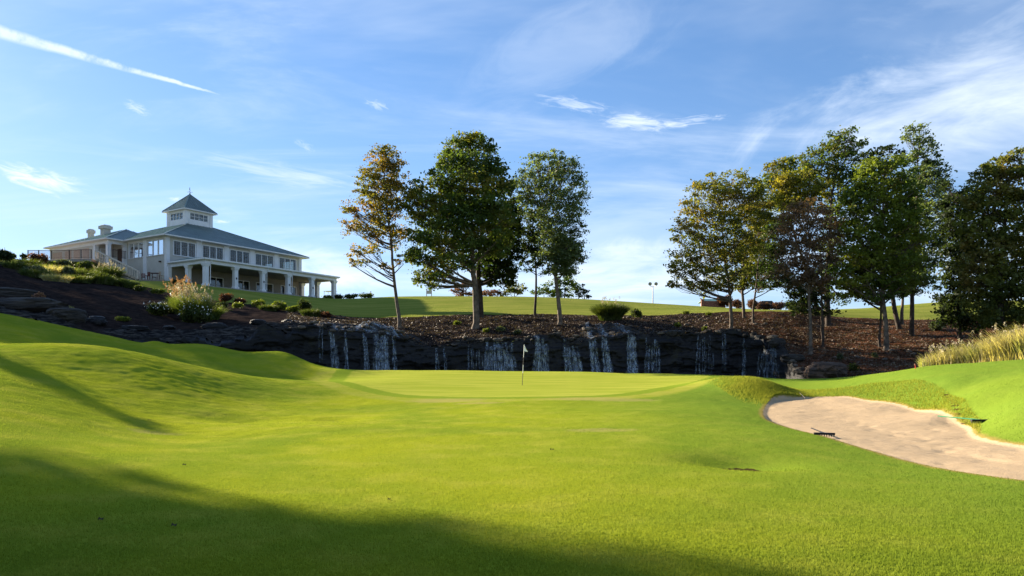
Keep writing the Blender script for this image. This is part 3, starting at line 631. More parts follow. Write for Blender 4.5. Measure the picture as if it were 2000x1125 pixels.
for c in ((E0, V0), (E1, V0), (E0, V1), (E1, V1)): s_.rod((c[0], c[1], ez+.04), (AP[0], AP[1], AP[2]+.04), .18, .07)
ro = r.build('main_roof', M['roof'], CH); s_.build('roof_seam', M['rooftrim'], ro)
tr.box(E0+.08, E1-.08, V0+.08, V1-.08, ez-.16, ez-.125)
for p, q in (((E0, V0), (E1, V0)), ((E1, V0), (E1, V1)), ((E0, V0), (E0, 15.6))): gutter(tr, (*p, ez-.06), (*q, ez-.06))
for u in (3.9, 8.3): tr.bar((u, V0-.02, ez-.1), (u, V0-.02, ez-.34), .05); 
tr.build('eaves_gutter', M['trim'], CH)
# wing with recessed porch
WU, WV = -3.4, 16.3; wg = MB(); gl_ = [(20.9, 22.6), (23.2, 24.9), (25.5, 27.2)]
wallstrip(wg, 'u', WU, WU+.3, 19.6, 31.3, 2.5, EZ, []); wg.box(WU+.3, 9, 31.0, 31.3, 2.5, EZ); wg.box(WU+.3, UW, 19.6, 19.8, 3.9, EZ); wg.box(WU, UW, WV, 31, 2.5, 3.8)
wo = wg.build('wing_wall', M['wall'], CH)
t = MB()
for u, v in ((WU+.2, WV+.2), (WU+.2, 19.55), (UW-.22, WV+.2)): t.box(u-.24, u+.24, v-.24, v+.24, 2.5, 6.3); t.box(u-.32, u+.32, v-.32, v+.32, 6.3, 6.45)
t.box(WU-.05, UW, WV-.03, WV+.35, 6.45, EZ); t.box(WU-.05, WU+.4, WV+.35, 31.35, 6.45, EZ); t.build('porch_column', M['trim'], CH)
t = MB(); t.box(UW-.06, UW-.01, 17.45, 18.55, 3.9, 6.15); t.build('entrance_door', simple('brown_door', (.10, .05, .03), .5), CH)
window(CH, 'v', 19.6, -2.6, -1.3, 4.9, 6.1, 1, 1, 1, 'mirror')
M['buff'] = simple('buff_panel_paint', (.46, .34, .26), .7, .06)
for a, b in gl_+[(28, 30.6)]:
    t = MB(); t.box(WU-.015, WU-.002, a, b, 3.9, 6.2)
    for k in range(4): t.box(WU-.04, WU-.015, a+.06, b-.06, 4.05+k*.52, 4.53+k*.52)
    t.build('panel_door', M['buff'], CH)
r = MB(); s_ = MB(); wz = 7.05; WR = wz+2.9; x0, x1, y0, y1 = -4.0, 10.2, 15.7, 31.9
roof_plane(r, s_, (x0, y0, wz), (x1, y0, wz), (3.1, y0+7.1, WR), (3.1, y0+7.1, WR)); roof_plane(r, s_, (x0, y1, wz), (x0, y0, wz), (3.1, y1-7.1, WR), (3.1, y0+7.1, WR))
roof_plane(r, s_, (x1, y1, wz), (x0, y1, wz), (3.1, y1-7.1, WR), (3.1, y1-7.1, WR)); s_.rod((x0, y0, wz+.04), (3.1, y0+7.1, WR+.04), .18, .07)
ro = r.build('wing_roof', M['roof'], CH); s_.build('roof_seam', M['rooftrim'], ro)
t = MB(); t.box(x0+.05, UW-.05, y0+.05, y1-.05, wz-.17, wz-.13); gutter(t, (x0, y0, wz-.06), (E0-.1, y0, wz-.06)); gutter(t, (x0, y0, wz-.06), (x0, y1, wz-.06)); t.build('wing_gutter', M['trim'], CH)
for (a, b, yt, yb, Yd) in ((169.8, 184.8, 448, 470, 112), (194, 217.8, 440, 466, 109)):
    c = L((a+b)/2, yb, Yd); top = L((a+b)/2, yt, Yd); rr = (b-a)/2/F*Yd/1.35; t = MB(); t.frust(c[0], c[1], c[2]-.8, top[2]-.6, rr*.75, rr*.75); t.frust(c[0], c[1], top[2]-.6, top[2]-.15, rr*1.05, rr*1.05); t.frust(c[0], c[1], top[2]-.15, top[2], rr*.8, rr*.7)
    t.build('roof_vent', M['wall'], CH)
# cupola
cu0, cu1, cv0, cv1 = 8.2, 12.7, 16.1, 20.6; c = MB(); zb, ze = 9.9, 13.1
ops = [(cu0+.75, cu1-.75, 11.75, 12.8)]; opv = [(cv0+.75, cv1-.75, 11.75, 12.8)]
wallstrip(c, 'v', cv0, cv0+.2, cu0, cu1, zb, ze, ops); wallstrip(c, 'v', cv1-.2, cv1, cu0, cu1, zb, ze, ops); wallstrip(c, 'u', cu0, cu0+.2, cv0+.2, cv1-.2, zb, ze, opv); wallstrip(c, 'u', cu1-.2, cu1, cv0+.2, cv1-.2, zb, ze, opv)
for u in (cu0, cu1):
    for v in (cv0, cv1): c.frust(u+(.16 if u == cu0 else -.16), v+(.16 if v == cv0 else -.16), zb, ze-.002, .24, .24)
c.box(cu0-.1, cu1+.1, cv0-.1, cv1+.1, ze, ze+.1)
cup = c.build('cupola', M['trim'], CH)
def cwin(face, c_, a, b):
    m = MB()
    for k in range(5):
        x = a+(b-a)*k/4
        if face == 'v': m.box(x-.035, x+.035, c_+.02, c_+.1, 11.75, 12.8)
        else: m.box(c_+.02, c_+.1, x-.035, x+.035, 11.75, 12.8)
    for z in (11.75, 12.25, 12.73):
        if face == 'v': m.box(a+.035, b-.035, c_+.03, c_+.09, z, z+.06)
        else: m.box(c_+.03, c_+.09, a+.035, b-.035, z, z+.06)
    m.build('window_frame', M['trim'], cup); p = MB()
    if face == 'v': p.box(a, b, c_+.11, c_+.13, 11.76, 12.79)
    else: p.box(c_+.11, c_+.13, a, b, 11.76, 12.79)
    p.build('pane', M['glass'], cup)
cwin('v', cv0, cu0+.75, cu1-.75); cwin('u', cu0, cv0+.75, cv1-.75); cwin('v', cv1-.2, cu0+.75, cu1-.75); cwin('u', cu1-.2, cv0+.75, cv1-.75)
r = MB(); s_ = MB(); q = .55; z = ze+.12; a_ = (10.45, 18.35, 16.05); cs = [(cu0-q, cv0-q, z), (cu1+q, cv0-q, z), (cu1+q, cv1+q, z), (cu0-q, cv1+q, z)]
for i in range(4): roof_plane(r, s_, cs[i], cs[(i+1) % 4], a_, a_, .42, .08); s_.rod(Vector(cs[i])+Vector((0, 0, .04)), Vector(a_)+Vector((0, 0, .04)), .12, .08)
r.build('cupola_roof', M['roof'], cup); s_.build('cupola_seam', M['rooftrim'], cup)
t = MB()
for i in range(4): t.rod((*cs[i][:2], z-.07), (*cs[(i+1) % 4][:2], z-.07), .1, .13)
t.box(cs[0][0], cs[2][0], cs[0][1], cs[2][1], z-.15, z-.13); t.build('cupola_eaves', M['trim'], cup)
t = MB(); t.bar((10.45, 18.35, 15.95), (10.45, 18.35, 17.1), .03, .02); t.bar((10.05, 18.05, 16.4), (10.85, 18.65, 16.4), .02); t.bar((10.75, 18.05, 16.4), (10.15, 18.65, 16.4), .02)
t.bar((10.3, 18.2, 16.75), (10.75, 18.65, 16.75), .03, .015); t.poly([(10.15, 18.05, 16.6), (10.4, 18.3, 16.7), (10.42, 18.32, 17.0), (10.3, 18.2, 17.15), (10.2, 18.1, 16.9)]); t.frust(10.45, 18.35, 16.08, 16.2, .07, .07)
t.build('weathervane', M['iron'], cup)
# arcade
AZ = 2.86; cols_ = [(i*4.48, 0) for i in range(6)]+[(0, 3.6), (22.4, 3.6), (22.4, 7.0)]
for u, v in cols_:
    t = MB(); t.box(u-.27, u+.27, v-.27, v+.27, .0 if u > .1 else -.8, 2.45); t.frust(u, v, 0, .18, .36, .36); t.frust(u, v, .18, .35, .36, .275); t.frust(u, v, 2.45, 2.62, .275, .36); t.frust(u, v, 2.62, AZ, .36, .42)
    t.build('column', M['trim'], CH)
t = MB(); t.box(UW-.05, -.3, VW-.5, VW-.09, -.8, AZ); t.build('end_pier', M['trim'], CH)
t = MB(); t.box(-.3, 22.7, -.3, .3, AZ, 3.25); t.box(-.3, .3, .3, VW-.02, AZ, 3.25); t.box(22.1, 22.7, .3, VW+.3, AZ, 3.25); t.build('beam', M['trim'], CH)
t = MB(); t.box(.3, 22.1, .3, VW-.01, 3.05, 3.12); t.build('arcade_ceiling', M['ceil'], CH)
t = MB(); t.box(-.6, 23, -.6, VW, -1.2, -.002); t.build('terrace_floor', simple('terrace_concrete', (.28, .26, .23), .85), CH)
r = MB(); s_ = MB(); e = 3.47; h = 4.45
roof_plane(r, s_, (-.65, -.65, e), (23.05, -.65, e), (2.6, VW-.02, h), (20.2, VW-.02, h)); roof_plane(r, s_, (-.65, VW-.02, e), (-.65, -.65, e), (2.6, VW-.02, h), (2.6, VW-.02, h)); roof_plane(r, s_, (23.05, -.65, e), (23.05, VW-.02, e), (20.2, VW-.02, h), (20.2, VW-.02, h))
ro = r.build('arcade_roof', M['roof'], CH); s_.build('roof_seam', M['rooftrim'], ro)
t = MB(); t.box(-.55, 22.95, -.55, VW-.03, e-.2, e-.14); gutter(t, (-.65, -.65, e-.04), (23.05, -.65, e-.04), .16, .18); gutter(t, (-.65, -.65, e-.04), (-.65, VW, e-.04), .16, .18); gutter(t, (23.05, -.65, e-.04), (23.05, VW, e-.04), .16, .18)
t.build('arcade_gutter', M['trim'], CH)
for u in (0.45, 9.4, 13.9):
    t = MB(); t.tube([(u, -.62, e-.1), (u, -.6, 3.1), (u, -.35, 2.8), (u, -.33, .3)], [.05]*4); t.build('downspout', M['trim'], CH)
for i, (u, v) in enumerate(cols_[1:5]): t = MB(); t.box(u-.09, u+.09, -.31, -.27, 1.25, 1.5); t.build('wall_lamp', M['black'], CH)
t = MB(); t.box(UW-.25, UW, v_of(314, UW)-.12, v_of(314, UW)+.12, 3.55, 3.75); t.build('wall_lamp', M['iron'], CH)
t = MB(); t.box(UW-.03, UW-.002, v_of(266.5, UW)-.5, v_of(266.5, UW)+.4, 2.6, 2.95); t.build('wall_grille', M['steel'], CH)
# terrace with railings and stair
M['palewood'] = simple('pale_painted_timber', (.58, .50, .40), .7, .1, 4)
def rail(parent, pts, hgt, name='railing', mat='iron', step=.14, postw=.09, mids=None):
    """pts: local floor points; pickets are part of the railing's pattern"""
    m = MB(); pts = [Vector(p) for p in pts]; up = Vector((0, 0, hgt))
    for a, b in zip(pts[:-1], pts[1:]):
        m.rod(a+up, b+up, .06 if mat == 'iron' else .13, .06 if mat == 'iron' else .12); m.rod(a+up*.12, b+up*.12, .04, .04); n = max(2, int((b-a).length/step))
        for k in range(1, n): p = a.lerp(b, k/n); m.rod(p+up*.12, p+up, .022 if mat == 'iron' else .05, .022 if mat == 'iron' else .05)
        m.rod(a, a+up*1.04, postw, postw)
    m.rod(pts[-1], pts[-1]+up*1.04, postw, postw); return m.build(name, M[mat], parent)
dk = [L(54, 506, 99), L(75, 506, 98.3), L(100, 506.5, 97.6), L(135, 506, 97), L(158, 505, 96.8), L(178, 505, 96.6)]
rail(CH, dk, 1.15); zt = dk[3][2]
m = MB(); back = [(UW-2.6, 17, zt), (WU+.1, 31, zt), (dk[0][0]-1, 33, zt)]
m.slab([(p[0], p[1], zt) for p in dk][::-1]+[(dk[0][0]-4, dk[0][1]+6, zt)]+back[::-1], .35); m.build('terrace_slab', simple('pale_stone_edge', (.32, .27, .24), .85), CH)
t0, t1 = Vector(L(186, 505, 96.8)), Vector(L(268, 545, 95.2)); off = Vector((.6, .75, 0)).normalized()*1.6
stp = MB(); n = 18
for k in range(n): a = t0.lerp(t1, k/n); b = t0.lerp(t1, (k+1)/n); stp.slab([(a.x, a.y, a.z), (b.x, b.y, a.z), (b.x+off.x, b.y+off.y, a.z), (a.x+off.x, a.y+off.y, a.z)], .3)
so_ = stp.build('staircase', M['wood'], CH); rail(so_, [t0, t0.lerp(t1, .33), t0.lerp(t1, .66), t1], 1.05, 'stair_rail', 'palewood', .36, .15); rail(so_, [t0+off, t0.lerp(t1, .33)+off, t0.lerp(t1, .66)+off, t1+off], 1.2, 'stair_rail', 'palewood', .36, .15)
a, b = Vector(L(220, 503, 100)), Vector(L(247, 507, 103)); rail(CH, [a, b], 1.1, 'railing', 'iron')
# ------------------------------------------------------------------ small furniture by the house
def ground(px, Y, near=False):
    X = (px-1000)/F*Y; return Vector((X, Y, float((near_z if near else up_z)(X, Y)[0])))
def at(px, py, Y): return Vector(P(px, py, Y))
def chair(name, loc, rz, label, mat='redwood', hi=0.0):
    o = empty(name, loc, rz, label=label, cat='chair', group='patio chairs on the lawn terrace'); m = MB(); m.box(-.24, .24, -.24, .24, .42+hi, .47+hi); m.build('seat', M[mat], o)
    for x in (-.21, .21):
        for y in (-.21, .21): m = MB(); m.box(x-.025, x+.025, y-.025, y+.025, 0, .42+hi if y < 0 else .95+hi); m.build('leg', M[mat], o)
    m = MB()
    for k in range(4): m.box(-.17+k*.1, -.11+k*.1, .19, .22, .5+hi, .9+hi)
    m.box(-.185, .185, .185, .225, .9+hi, .97+hi); m.build('backrest', M[mat], o); return o
pf = MB(); ter = ground(300, 96.5)
TZ = P(300, 546.5, 95)[2]
def on(px, Y): X = (px-1000)/F*Y; return (X, Y, TZ)
pts = [P(272, 0, 94.6)[:2], P(322, 0, 94.6)[:2], P(322, 0, 99)[:2], P(272, 0, 99)[:2]]
pf.slab([(x, y, TZ-.01) for x, y in pts], .8); tag(pf.build('patio', simple('patio_paving', (.24, .2, .17), .9)), kind='structure')
chair('patio_chair', on(280, 96), .5, 'low red chair at the foot of the clubhouse stair'); chair('patio_chair', on(288, 96.2), -.4, 'tall red chair left of the patio table', hi=.2)
chair('patio_chair', on(301, 97), 2.0, 'red chair behind the patio table', hi=.15); chair('patio_chair', on(315, 96.0), 2.6, 'pale chair right of the patio table', 'wood', .2)
o = empty('patio_table', on(302, 95.8), 0, label='dark red high table among chairs beside the clubhouse wall', cat='table'); m = MB(); m.box(-.55, .55, -.4, .4, .92, .97); m.build('tabletop', M['redwood'], o)
for x in (-.48, .48):
    for y in (-.33, .33): m = MB(); m.box(x-.03, x+.03, y-.03, y+.03, 0, .92); m.build('leg', M['redwood'], o)
def cart(loc, rz, label):
    o = empty('golf_cart', loc, rz, label=label, cat='golf cart'); m = MB(); m.box(-.55, .55, -1.1, 1.0, .3, .62); m.box(-.5, .5, -1.15, -.75, .55, .85); m.box(-.55, .55, .2, .9, .6, .8); m.build('body', M['white'], o)
    m = MB(); m.box(-.5, .5, -.3, .2, .65, .78); m.box(-.5, .5, .15, .28, .78, 1.2); m.build('seat', M['black'], o); m = MB(); m.slab([(-.6, -.9, 1.9), (.6, -.9, 1.9), (.6, .9, 1.9), (-.6, .9, 1.9)], .06); m.build('roof', M['white'], o)
    for x in (-.52, .52):
        for y in (-.75, .8): m = MB(); m.bar((x, y, .7), (x*1.02, y*.95, 1.86), .025); m.build('post', M['black'], o)
        for y in (-.8, .75): m = MB(); m.bar((x-.09, y, .24), (x+.09, y, .24), .24, n=16); m.build('wheel', M['black'], o)
    m = MB(); m.bar((-.25, -.6, .7), (-.25, -.4, 1.1), .02); m.build('steering_column', M['black'], o)
cart(ground(645, 119), 1.2, 'small white golf cart parked past the right end of the arcade')
o = empty('bollard', ground(724, 112.5), 0, label='dark slim bollard light on the brow right of the clubhouse', cat='bollard'); m = MB(); m.bar((0, 0, -.2), (0, 0, .8), .09, n=10); m.build('post', M['iron'], o); m = MB(); m.bar((0, 0, .8), (0, 0, .95), .07, n=10); m.build('lamp', M['steel'], o); m = MB(); m.bar((0, 0, .95), (0, 0, 1.05), .11, .05, n=10); m.build('cap', M['iron'], o)
m = MB(); a, b = ground(682, 112), ground(712, 113); a.z += .1; b.z += .9; m.bar(a, b, .03); m.bar(b, b-Vector((0, 0, 1)), .03); m.bar(a+Vector((0, 0, .35)), a-Vector((0, 0, .4)), .03); m.bar(a+Vector((0, 0, .35)), b+Vector((0, 0, .1)), .025)
tag(m.build('handrail', M['steel']), 'thin sloping steel handrail left of the bollard on the brow', 'handrail')
g_ = ground(838, 114.5); o = empty('ball_washer_stand', g_, 0, label='pale boxy stand on two posts under the big oak on the ridge', cat='stand')
for x in (-.38, .38): m = MB(); m.box(x-.05, x+.05, -.05, .05, -.2, 1.15); m.build('post', M['wood'], o)
m = MB(); m.box(-.33, .33, -.08, .08, .45, .98); m.build('panel', M['wall'], o); m = MB(); m.box(-.5, .5, -.15, .15, 1.15, 1.22); m.build('top_board', M['wood'], o)
# light mast on the ridge
b = ground(1275, 112); top = P(1275, 552, 112)[2]-b.z; o = empty('lamp_post', b, 0, label='tall slim mast with two floodlights against the sky on the ridge', cat='lamp post')
m = MB(); m.bar((0, 0, -.3), (0, 0, top-.6), .09, .07, n=10); m.build('pole', M['steel'], o); m = MB(); m.tube([(-.42, 0, top-.2), (-.36, 0, top-.55), (0, 0, top-.62), (.36, 0, top-.55), (.42, 0, top-.2)], [.035]*5); m.build('bracket', M['steel'], o)
for x in (-.45, .45): m = MB(); m.bar((x, .12, top-.15), (x, -.22, top-.22), .2, .27, n=14); m.build('lamp_head', M['steel'], o)
# far group behind the right-hand lawn
def on_r(px, Y, dz=0): v = ground(px, Y); v.z += dz; return v
b = on_r(1372, 111); w_ = MB(); w_.box(-.2, .2, -.2, .2, 0, 1.3); w_.box(-.25, .25, -.25, .25, 1.3, 1.42); w_.box(.2, 3.4, -.12, .12, 0, 1.15); o = w_.build('brick_wall', M['brick']); o.location = b-Vector((0, 0, .3)); tag(o, 'low red brick wall with pillar at the left end of the hedge', 'wall')
b = on_r(1388, 135); o = empty('shelter', b, 0, label='small building with pale green roof behind the low brick wall', cat='building'); m = MB(); zz = P(1388, 584, 135)[2]-b.z; m.box(-1.6, 2.2, -1, 1, -1, zz-.6); m.build('wall', M['wall'], o)
m = MB(); m.slab([(-2, -1.4, zz-.6), (2.6, -1.4, zz-.6), (2, 0, zz), (-1.4, 0, zz)], .1); m.slab([(2.6, 1.4, zz-.6), (-2, 1.4, zz-.6), (-1.4, 0, zz), (2, 0, zz)], .1); m.build('roof', simple('pale_green_roof', (.2, .36, .3), .5), o)
b = P(1494, 603.5, 128); o = empty('parked_car', b, 0, label='white car glimpsed under the hedge between two tree trunks', cat='car'); m = MB(); m.slab([(-2.2, -.85, .75), (2.2, -.85, .8), (2.2, .85, .8), (-2.2, .85, .75)], .5); m.build('body', M['white'], o)
m = MB(); bb = len(m.v); m.v += [(-1.3, -.75, .76), (1.5, -.75, .76), (1.5, .75, .76), (-1.3, .75, .76), (-.7, -.65, 1.35), (1.0, -.65, 1.35), (1.0, .65, 1.35), (-.7, .65, 1.35)]; m.f += [(4, 5, 6, 7), (0, 1, 5, 4), (1, 2, 6, 5), (2, 3, 7, 6), (3, 0, 4, 7)]; m.build('cabin', M['black'], o)
for x in (-1.4, 1.4):
    for y in (-.8, .8): m = MB(); m.bar((x, y-.1, .32), (x, y+.1, .32), .32, n=14); m.build('wheel', M['black'], o)
# ------------------------------------------------------------------ flag, rakes, leaves
fl = ground(1020, 38.6, True); tz = P(1023, 673, 38.6)[2]-fl.z; tx = .10
o = empty('golf_flag', fl, 0, label='white flag hanging on a black and white striped pole on the putting green', cat='golf flag')
def seg(a, b, mt, nm): m = MB(); m.bar((tx*a/tz, 0, a), (tx*b/tz, 0, b), .014, n=8); m.build(nm, M[mt], o)
seg(-.05, .62, 'black', 'pole_base'); seg(.62, 1.05, 'white', 'pole_band'); seg(1.05, 1.45, 'black', 'pole_band'); seg(1.45, tz, 'white', 'pole_top')
fv = []; rows_, cols2 = 14, 8
for i in range(rows_+1):
    for j in range(cols2+1):
        a = i/rows_; s = j/cols2; wdt = .03+.15*a**.9; z = tz-.01-a*.34-s*(.06+.03*math.sin(a*5)); fv.append((tx+.01+s*wdt, .035*math.sin(s*9+a*3)*s-.02*a, z))
np_mesh('flag', fv, grid_faces(rows_+1, cols2+1), M['cloth'], o, True)
for c in (o,): pass
m = MB(); m.bar((0, 0, -.04), (0, 0, .004), .054, n=16); m.build('cup', M['black'], o)
def rake(px, Y, rz, label, mat, px2=None):
    p = ground(px, Y, True); o = empty('bunker_rake', p+Vector((0, 0, .05)), rz, label=label, cat='rake', group='bunker rakes'); m = MB(); m.box(-.24, .24, -.035, .035, 0, .05)
    for k in range(9): m.frust(-.22+k*.055, 0, -.05, 0, .006, .012)
    m.build('rake_head', M['black'], o); m = MB(); m.bar((0, 0, .04), (0, 1.7, .03), .016); m.build('handle', M[mat], o); m = MB(); m.bar((-.2, .02, .03), (0, .22, .04), .009); m.bar((.2, .02, .03), (0, .22, .04), .009); m.build('brace', M['steel'], o)
grn = simple('green_handle', (.03, .2, .09), .5); M['grnh'] = grn
rake(1610, 18.1, R(-12), 'bunker rake lying on the near lip of the sand', 'black'); rake(1914, 19.3, R(4), 'bunker rake with green handle lying on the grass right of the sand', 'grnh')
p0, p1 = at(1562, 771, 31.9), at(1572, 775, 31.2); m = MB(); p0.z = float(near_z(p0.x, p0.y)[0])+.08; p1.z = float(near_z(p1.x, p1.y)[0])+.05; m.bar(p0, p1, .013); tag(m.build('bunker_stick', M['wood']), 'short pale stick lying on the far grass edge of the bunker', 'stick')
lm = simple('brown_leaf', (.06, .045, .02), .8, .3, 8)
for i, (px, Y, s, lb) in enumerate(((197, 7.68, .05, 'small dead leaf on the shaded grass at the lower left'), (340, 7.45, .05, 'curled dead leaf right of another on the shaded grass'), (1078, 14.2, .06, 'single dark leaf on the sunlit fairway below the flag'), (360, 11.8, .05, 'dark leaf on the sunlit grass above the big shadow'),
        (760, 9.0, .03, 'tiny leaf at the edge of the big shadow'), (292, 19.8, .08, 'small dark clod at the tip of the mound shadow'), (655, 23.4, .16, 'dark flat sprinkler cover set in the fairway left of the flag'))):
    p = ground(px, Y, True); s *= .6; m = MB(); m.v = [(-s, -s*.3, .012), (-s*.3, -s*.8, .03), (s*.8, -s*.4, .015), (s, s*.3, .04), (0, s*.9, .02), (-s*.9, s*.5, .045), (0, 0, .03)]; m.f = [(0, 1, 6), (1, 2, 6), (2, 3, 6), (3, 4, 6), (4, 5, 6), (5, 0, 6)]
    o = m.build('fallen_leaf' if i < 6 else 'sprinkler_cover', lm if i < 6 else M['black']); o.location = p; tag(o, lb, 'leaf' if i < 6 else 'cover')
p = ground(1788, 34.3, True); o = empty('marker_stake', p+Vector((0, 0, 0)), 0, label='tiny red marker stake on the crest beside the reeds', cat='stake'); m = MB(); m.bar((0, 0, -.05), (0, 0, .16), .02, n=8); m.build('stake', simple('red_paint', (.6, .03, .02), .5), o); m = MB(); m.bar((0, 0, .16), (0, 0, .24), .05, .045, n=10); m.build('cap', M['brick'], o)
# ------------------------------------------------------------------ boulders
def rock_mesh(seed, flat=.55, layers=True):
    import bmesh
    bm = bmesh.new(); bmesh.ops.create_icosphere(bm, subdivisions=4, radius=1); me = bpy.data.meshes.new('stone')
    co = np.array([v.co[:] for v in bm.verts]); n1 = fbm(co*1.1+seed*7.1, 3, seed); st_ = fbm(co*np.array([.5, .5, 3.2])+seed, 3, seed+5)
    rr = .72+.55*n1+.18*(np.floor(st_*6)/6); co = np.sign(co)*np.abs(co)**.8*rr[:, None]; co += (np.floor(fbm(co*2.3+seed*3.1, 2, seed+9)[:, None]*5)/5-.5)*.35*np.array([1, 1, .4]); co[:, 2] *= flat
    for v, c in zip(bm.verts, co): v.co = c
    bm.to_mesh(me); bm.free(); return me
RM = [rock_mesh(i, .5+.12*(i % 3)) for i in range(6)]
def boulder(px, Y, s, label, i=0, mat='boulder', sink=.3, sx=1.0, grp=None, name='boulder'):
    p = ground(px, Y); me = RM[i % 6]
    key = (i % 6, mat)
    if key not in RC: me2 = me.copy(); me2.materials.clear(); me2.materials.append(M[mat]); RC[key] = me2
    o = bpy.data.objects.new(name, RC[key]); col.objects.link(o); o.location = p+Vector((0, 0, s*.5*(1-2*sink))); o.scale = (s*sx, s, s); o.rotation_euler = (0, 0, i*1.3); tag(o, label, 'rock', grp); return o
RC = {}
for a in ((55, 51.5, 1.15, 'long smooth weathered ledge rock at the left end of the hillside', 0, 'boulder', .42, 2.2), (15, 55, .9, 'second flat ledge rock above the long one at the left end', 3, 'boulder', .45, 2.0), (132, 51.2, .85, 'layered boulder under the patch of pale heath plants on the left', 1, 'boulder', .35, 1.5),
          (185, 53.5, .55, 'dark layered boulder right of the heath patch', 2, 'rock', .35, 1.6), (262, 54, .45, 'dark flat boulder below the small lime tuft', 3, 'rock', .35, 1.9), (330, 56, .4, 'dark boulder below the big plume grass', 4, 'rock', .4, 1.9),
          (420, 57, .45, 'dark rounded boulder right of the plume grass', 5, 'rock', .4, 1.8), (505, 58, .4, 'dark boulder at the bend before the left water shelf', 1, 'rock', .35, 1.8), (560, 60.5, .3, 'dark boulder above the start of the left water shelf', 2, 'rock', .35, 1.5),
          (1148, 63.2, .35, 'flat pale slab at the left foot of the upper rock steps', 3, 'palestone', .3, 1.6), (1310, 61.6, .45, 'broad flat rock on the cliff rim right of the upper steps', 4, 'boulder', .4, 2.2), (1518, 55.5, .45, 'brown boulder left of the foaming cascade top', 5, 'boulder', .3, 1.2),
          (1548, 52.5, .6, 'mossy boulder right of the foaming cascade', 0, 'boulder', .3, 1.3), (1478, 57.4, .35, 'wet dark boulder in the bend left of the cascade', 2, 'rock', .3, 1.2), (1610, 48.5, 1.1, 'large rounded brown boulder behind the grass right of the cascade', 1, 'redstone', .45, 1.9)):
    boulder(*a)
r_ = random.Random(4)
for i in range(150):
    px = r_.choice([r_.uniform(800, 1140), r_.uniform(1280, 1480), r_.uniform(560, 800), r_.uniform(1440, 1620)]); s = r_.uniform(.10, .24)
    boulder(px, float(lipY(px))+r_.uniform(.0, .9), s, 'small rough stone in the band edging the rim of the cliff', r_.randrange(6), 'palestone' if r_.random() < .38 else 'boulder', .2, r_.uniform(1, 1.8), 'small stones edging the cliff rim', 'edging_stone')
for i in range(60):
    px = r_.uniform(900, 1800); Y = float(lipY(px))+r_.uniform(2, 12)
    boulder(px, Y, r_.uniform(.06, .16), 'small loose stone lying on the bare mulch slope', r_.randrange(6), 'palestone', .2, 1.3, 'loose stones on the mulch slope', 'loose_stone')
#SECTION3
# ------------------------------------------------------------------ vegetation
M['oak'] = leaf_mat('oak_leaves', (0.036, 0.065, 0.017), (0.082, 0.121, 0.026), (0.162, 0.138, 0.023), .3)
M['oakd'] = leaf_mat('dark_oak_leaves', (0.018, 0.034, 0.010), (0.041, 0.063, 0.015), None, .3)
M['autumn'] = leaf_mat('turning_leaves', (.17, .12, .025), (.10, .11, .025), (.24, .13, .03), .5, .5)
M['silver'] = leaf_mat('pale_green_leaves', (0.054, 0.085, 0.034), (0.132, 0.171, 0.078), None, .5)
M['olive'] = leaf_mat('olive_green_leaves', (0.078, 0.093, 0.018), (0.147, 0.155, 0.028), (0.233, 0.155, 0.031), .4)
M['yel'] = leaf_mat('yellow_green_leaves', (0.095, 0.108, 0.019), (0.162, 0.169, 0.027), (0.216, 0.176, 0.027), .4)
M['brown'] = leaf_mat('brown_leaves', (.10, .068, .045), (.16, .10, .068), (.05, .04, .018), .5, .35)
M['maple'] = leaf_mat('maple_leaves', (0.053, 0.091, 0.016), (0.131, 0.166, 0.025), (0.194, 0.211, 0.031), .35)
M['rmaple'] = leaf_mat('bronze_green_leaves', (0.055, 0.075, 0.020), (0.132, 0.143, 0.033), (0.176, 0.132, 0.044), .35)
M['dark'+'leaf'] = leaf_mat('deep_green_leaves', (0.018, 0.030, 0.013), (0.037, 0.056, 0.020), None, .4)
M['purple'] = leaf_mat('plum_leaves', (.075, .035, .035), (.12, .06, .05), (.05, .06, .02), .4)
M['bush'] = leaf_mat('shrub_leaves', (.03, .048, .013), (.07, .09, .02), None, .9)
M['bushy'] = leaf_mat('lime_shrub_leaves', (.09, .12, .018), (.16, .19, .03), None, .9)
M['bushg'] = leaf_mat('grey_green_foliage', (.05, .065, .035), (.12, .14, .08), None, .9)
M['bushr'] = leaf_mat('red_shrub_leaves', (.06, .022, .016), (.11, .045, .03), (.06, .05, .02), .9)
M['heath'] = leaf_mat('pink_red_tuft', (.17, .09, .07), (.26, .15, .11), None, 1)
M['blade'] = leaf_mat('grass_clump_blades', (.05, .08, .015), (.11, .14, .03), (.17, .15, .06), .7, .5)
M['straw'] = leaf_mat('straw_plumes', (.28, .24, .18), (.42, .36, .28), None, 1.2, .2)
M['reed'] = leaf_mat('dry_reed_blades', (.30, .27, .13), (.44, .38, .22), (.20, .22, .08), .9, .5)
M['petal'] = simple('white_petals', (.75, .75, .7), .6, .05)

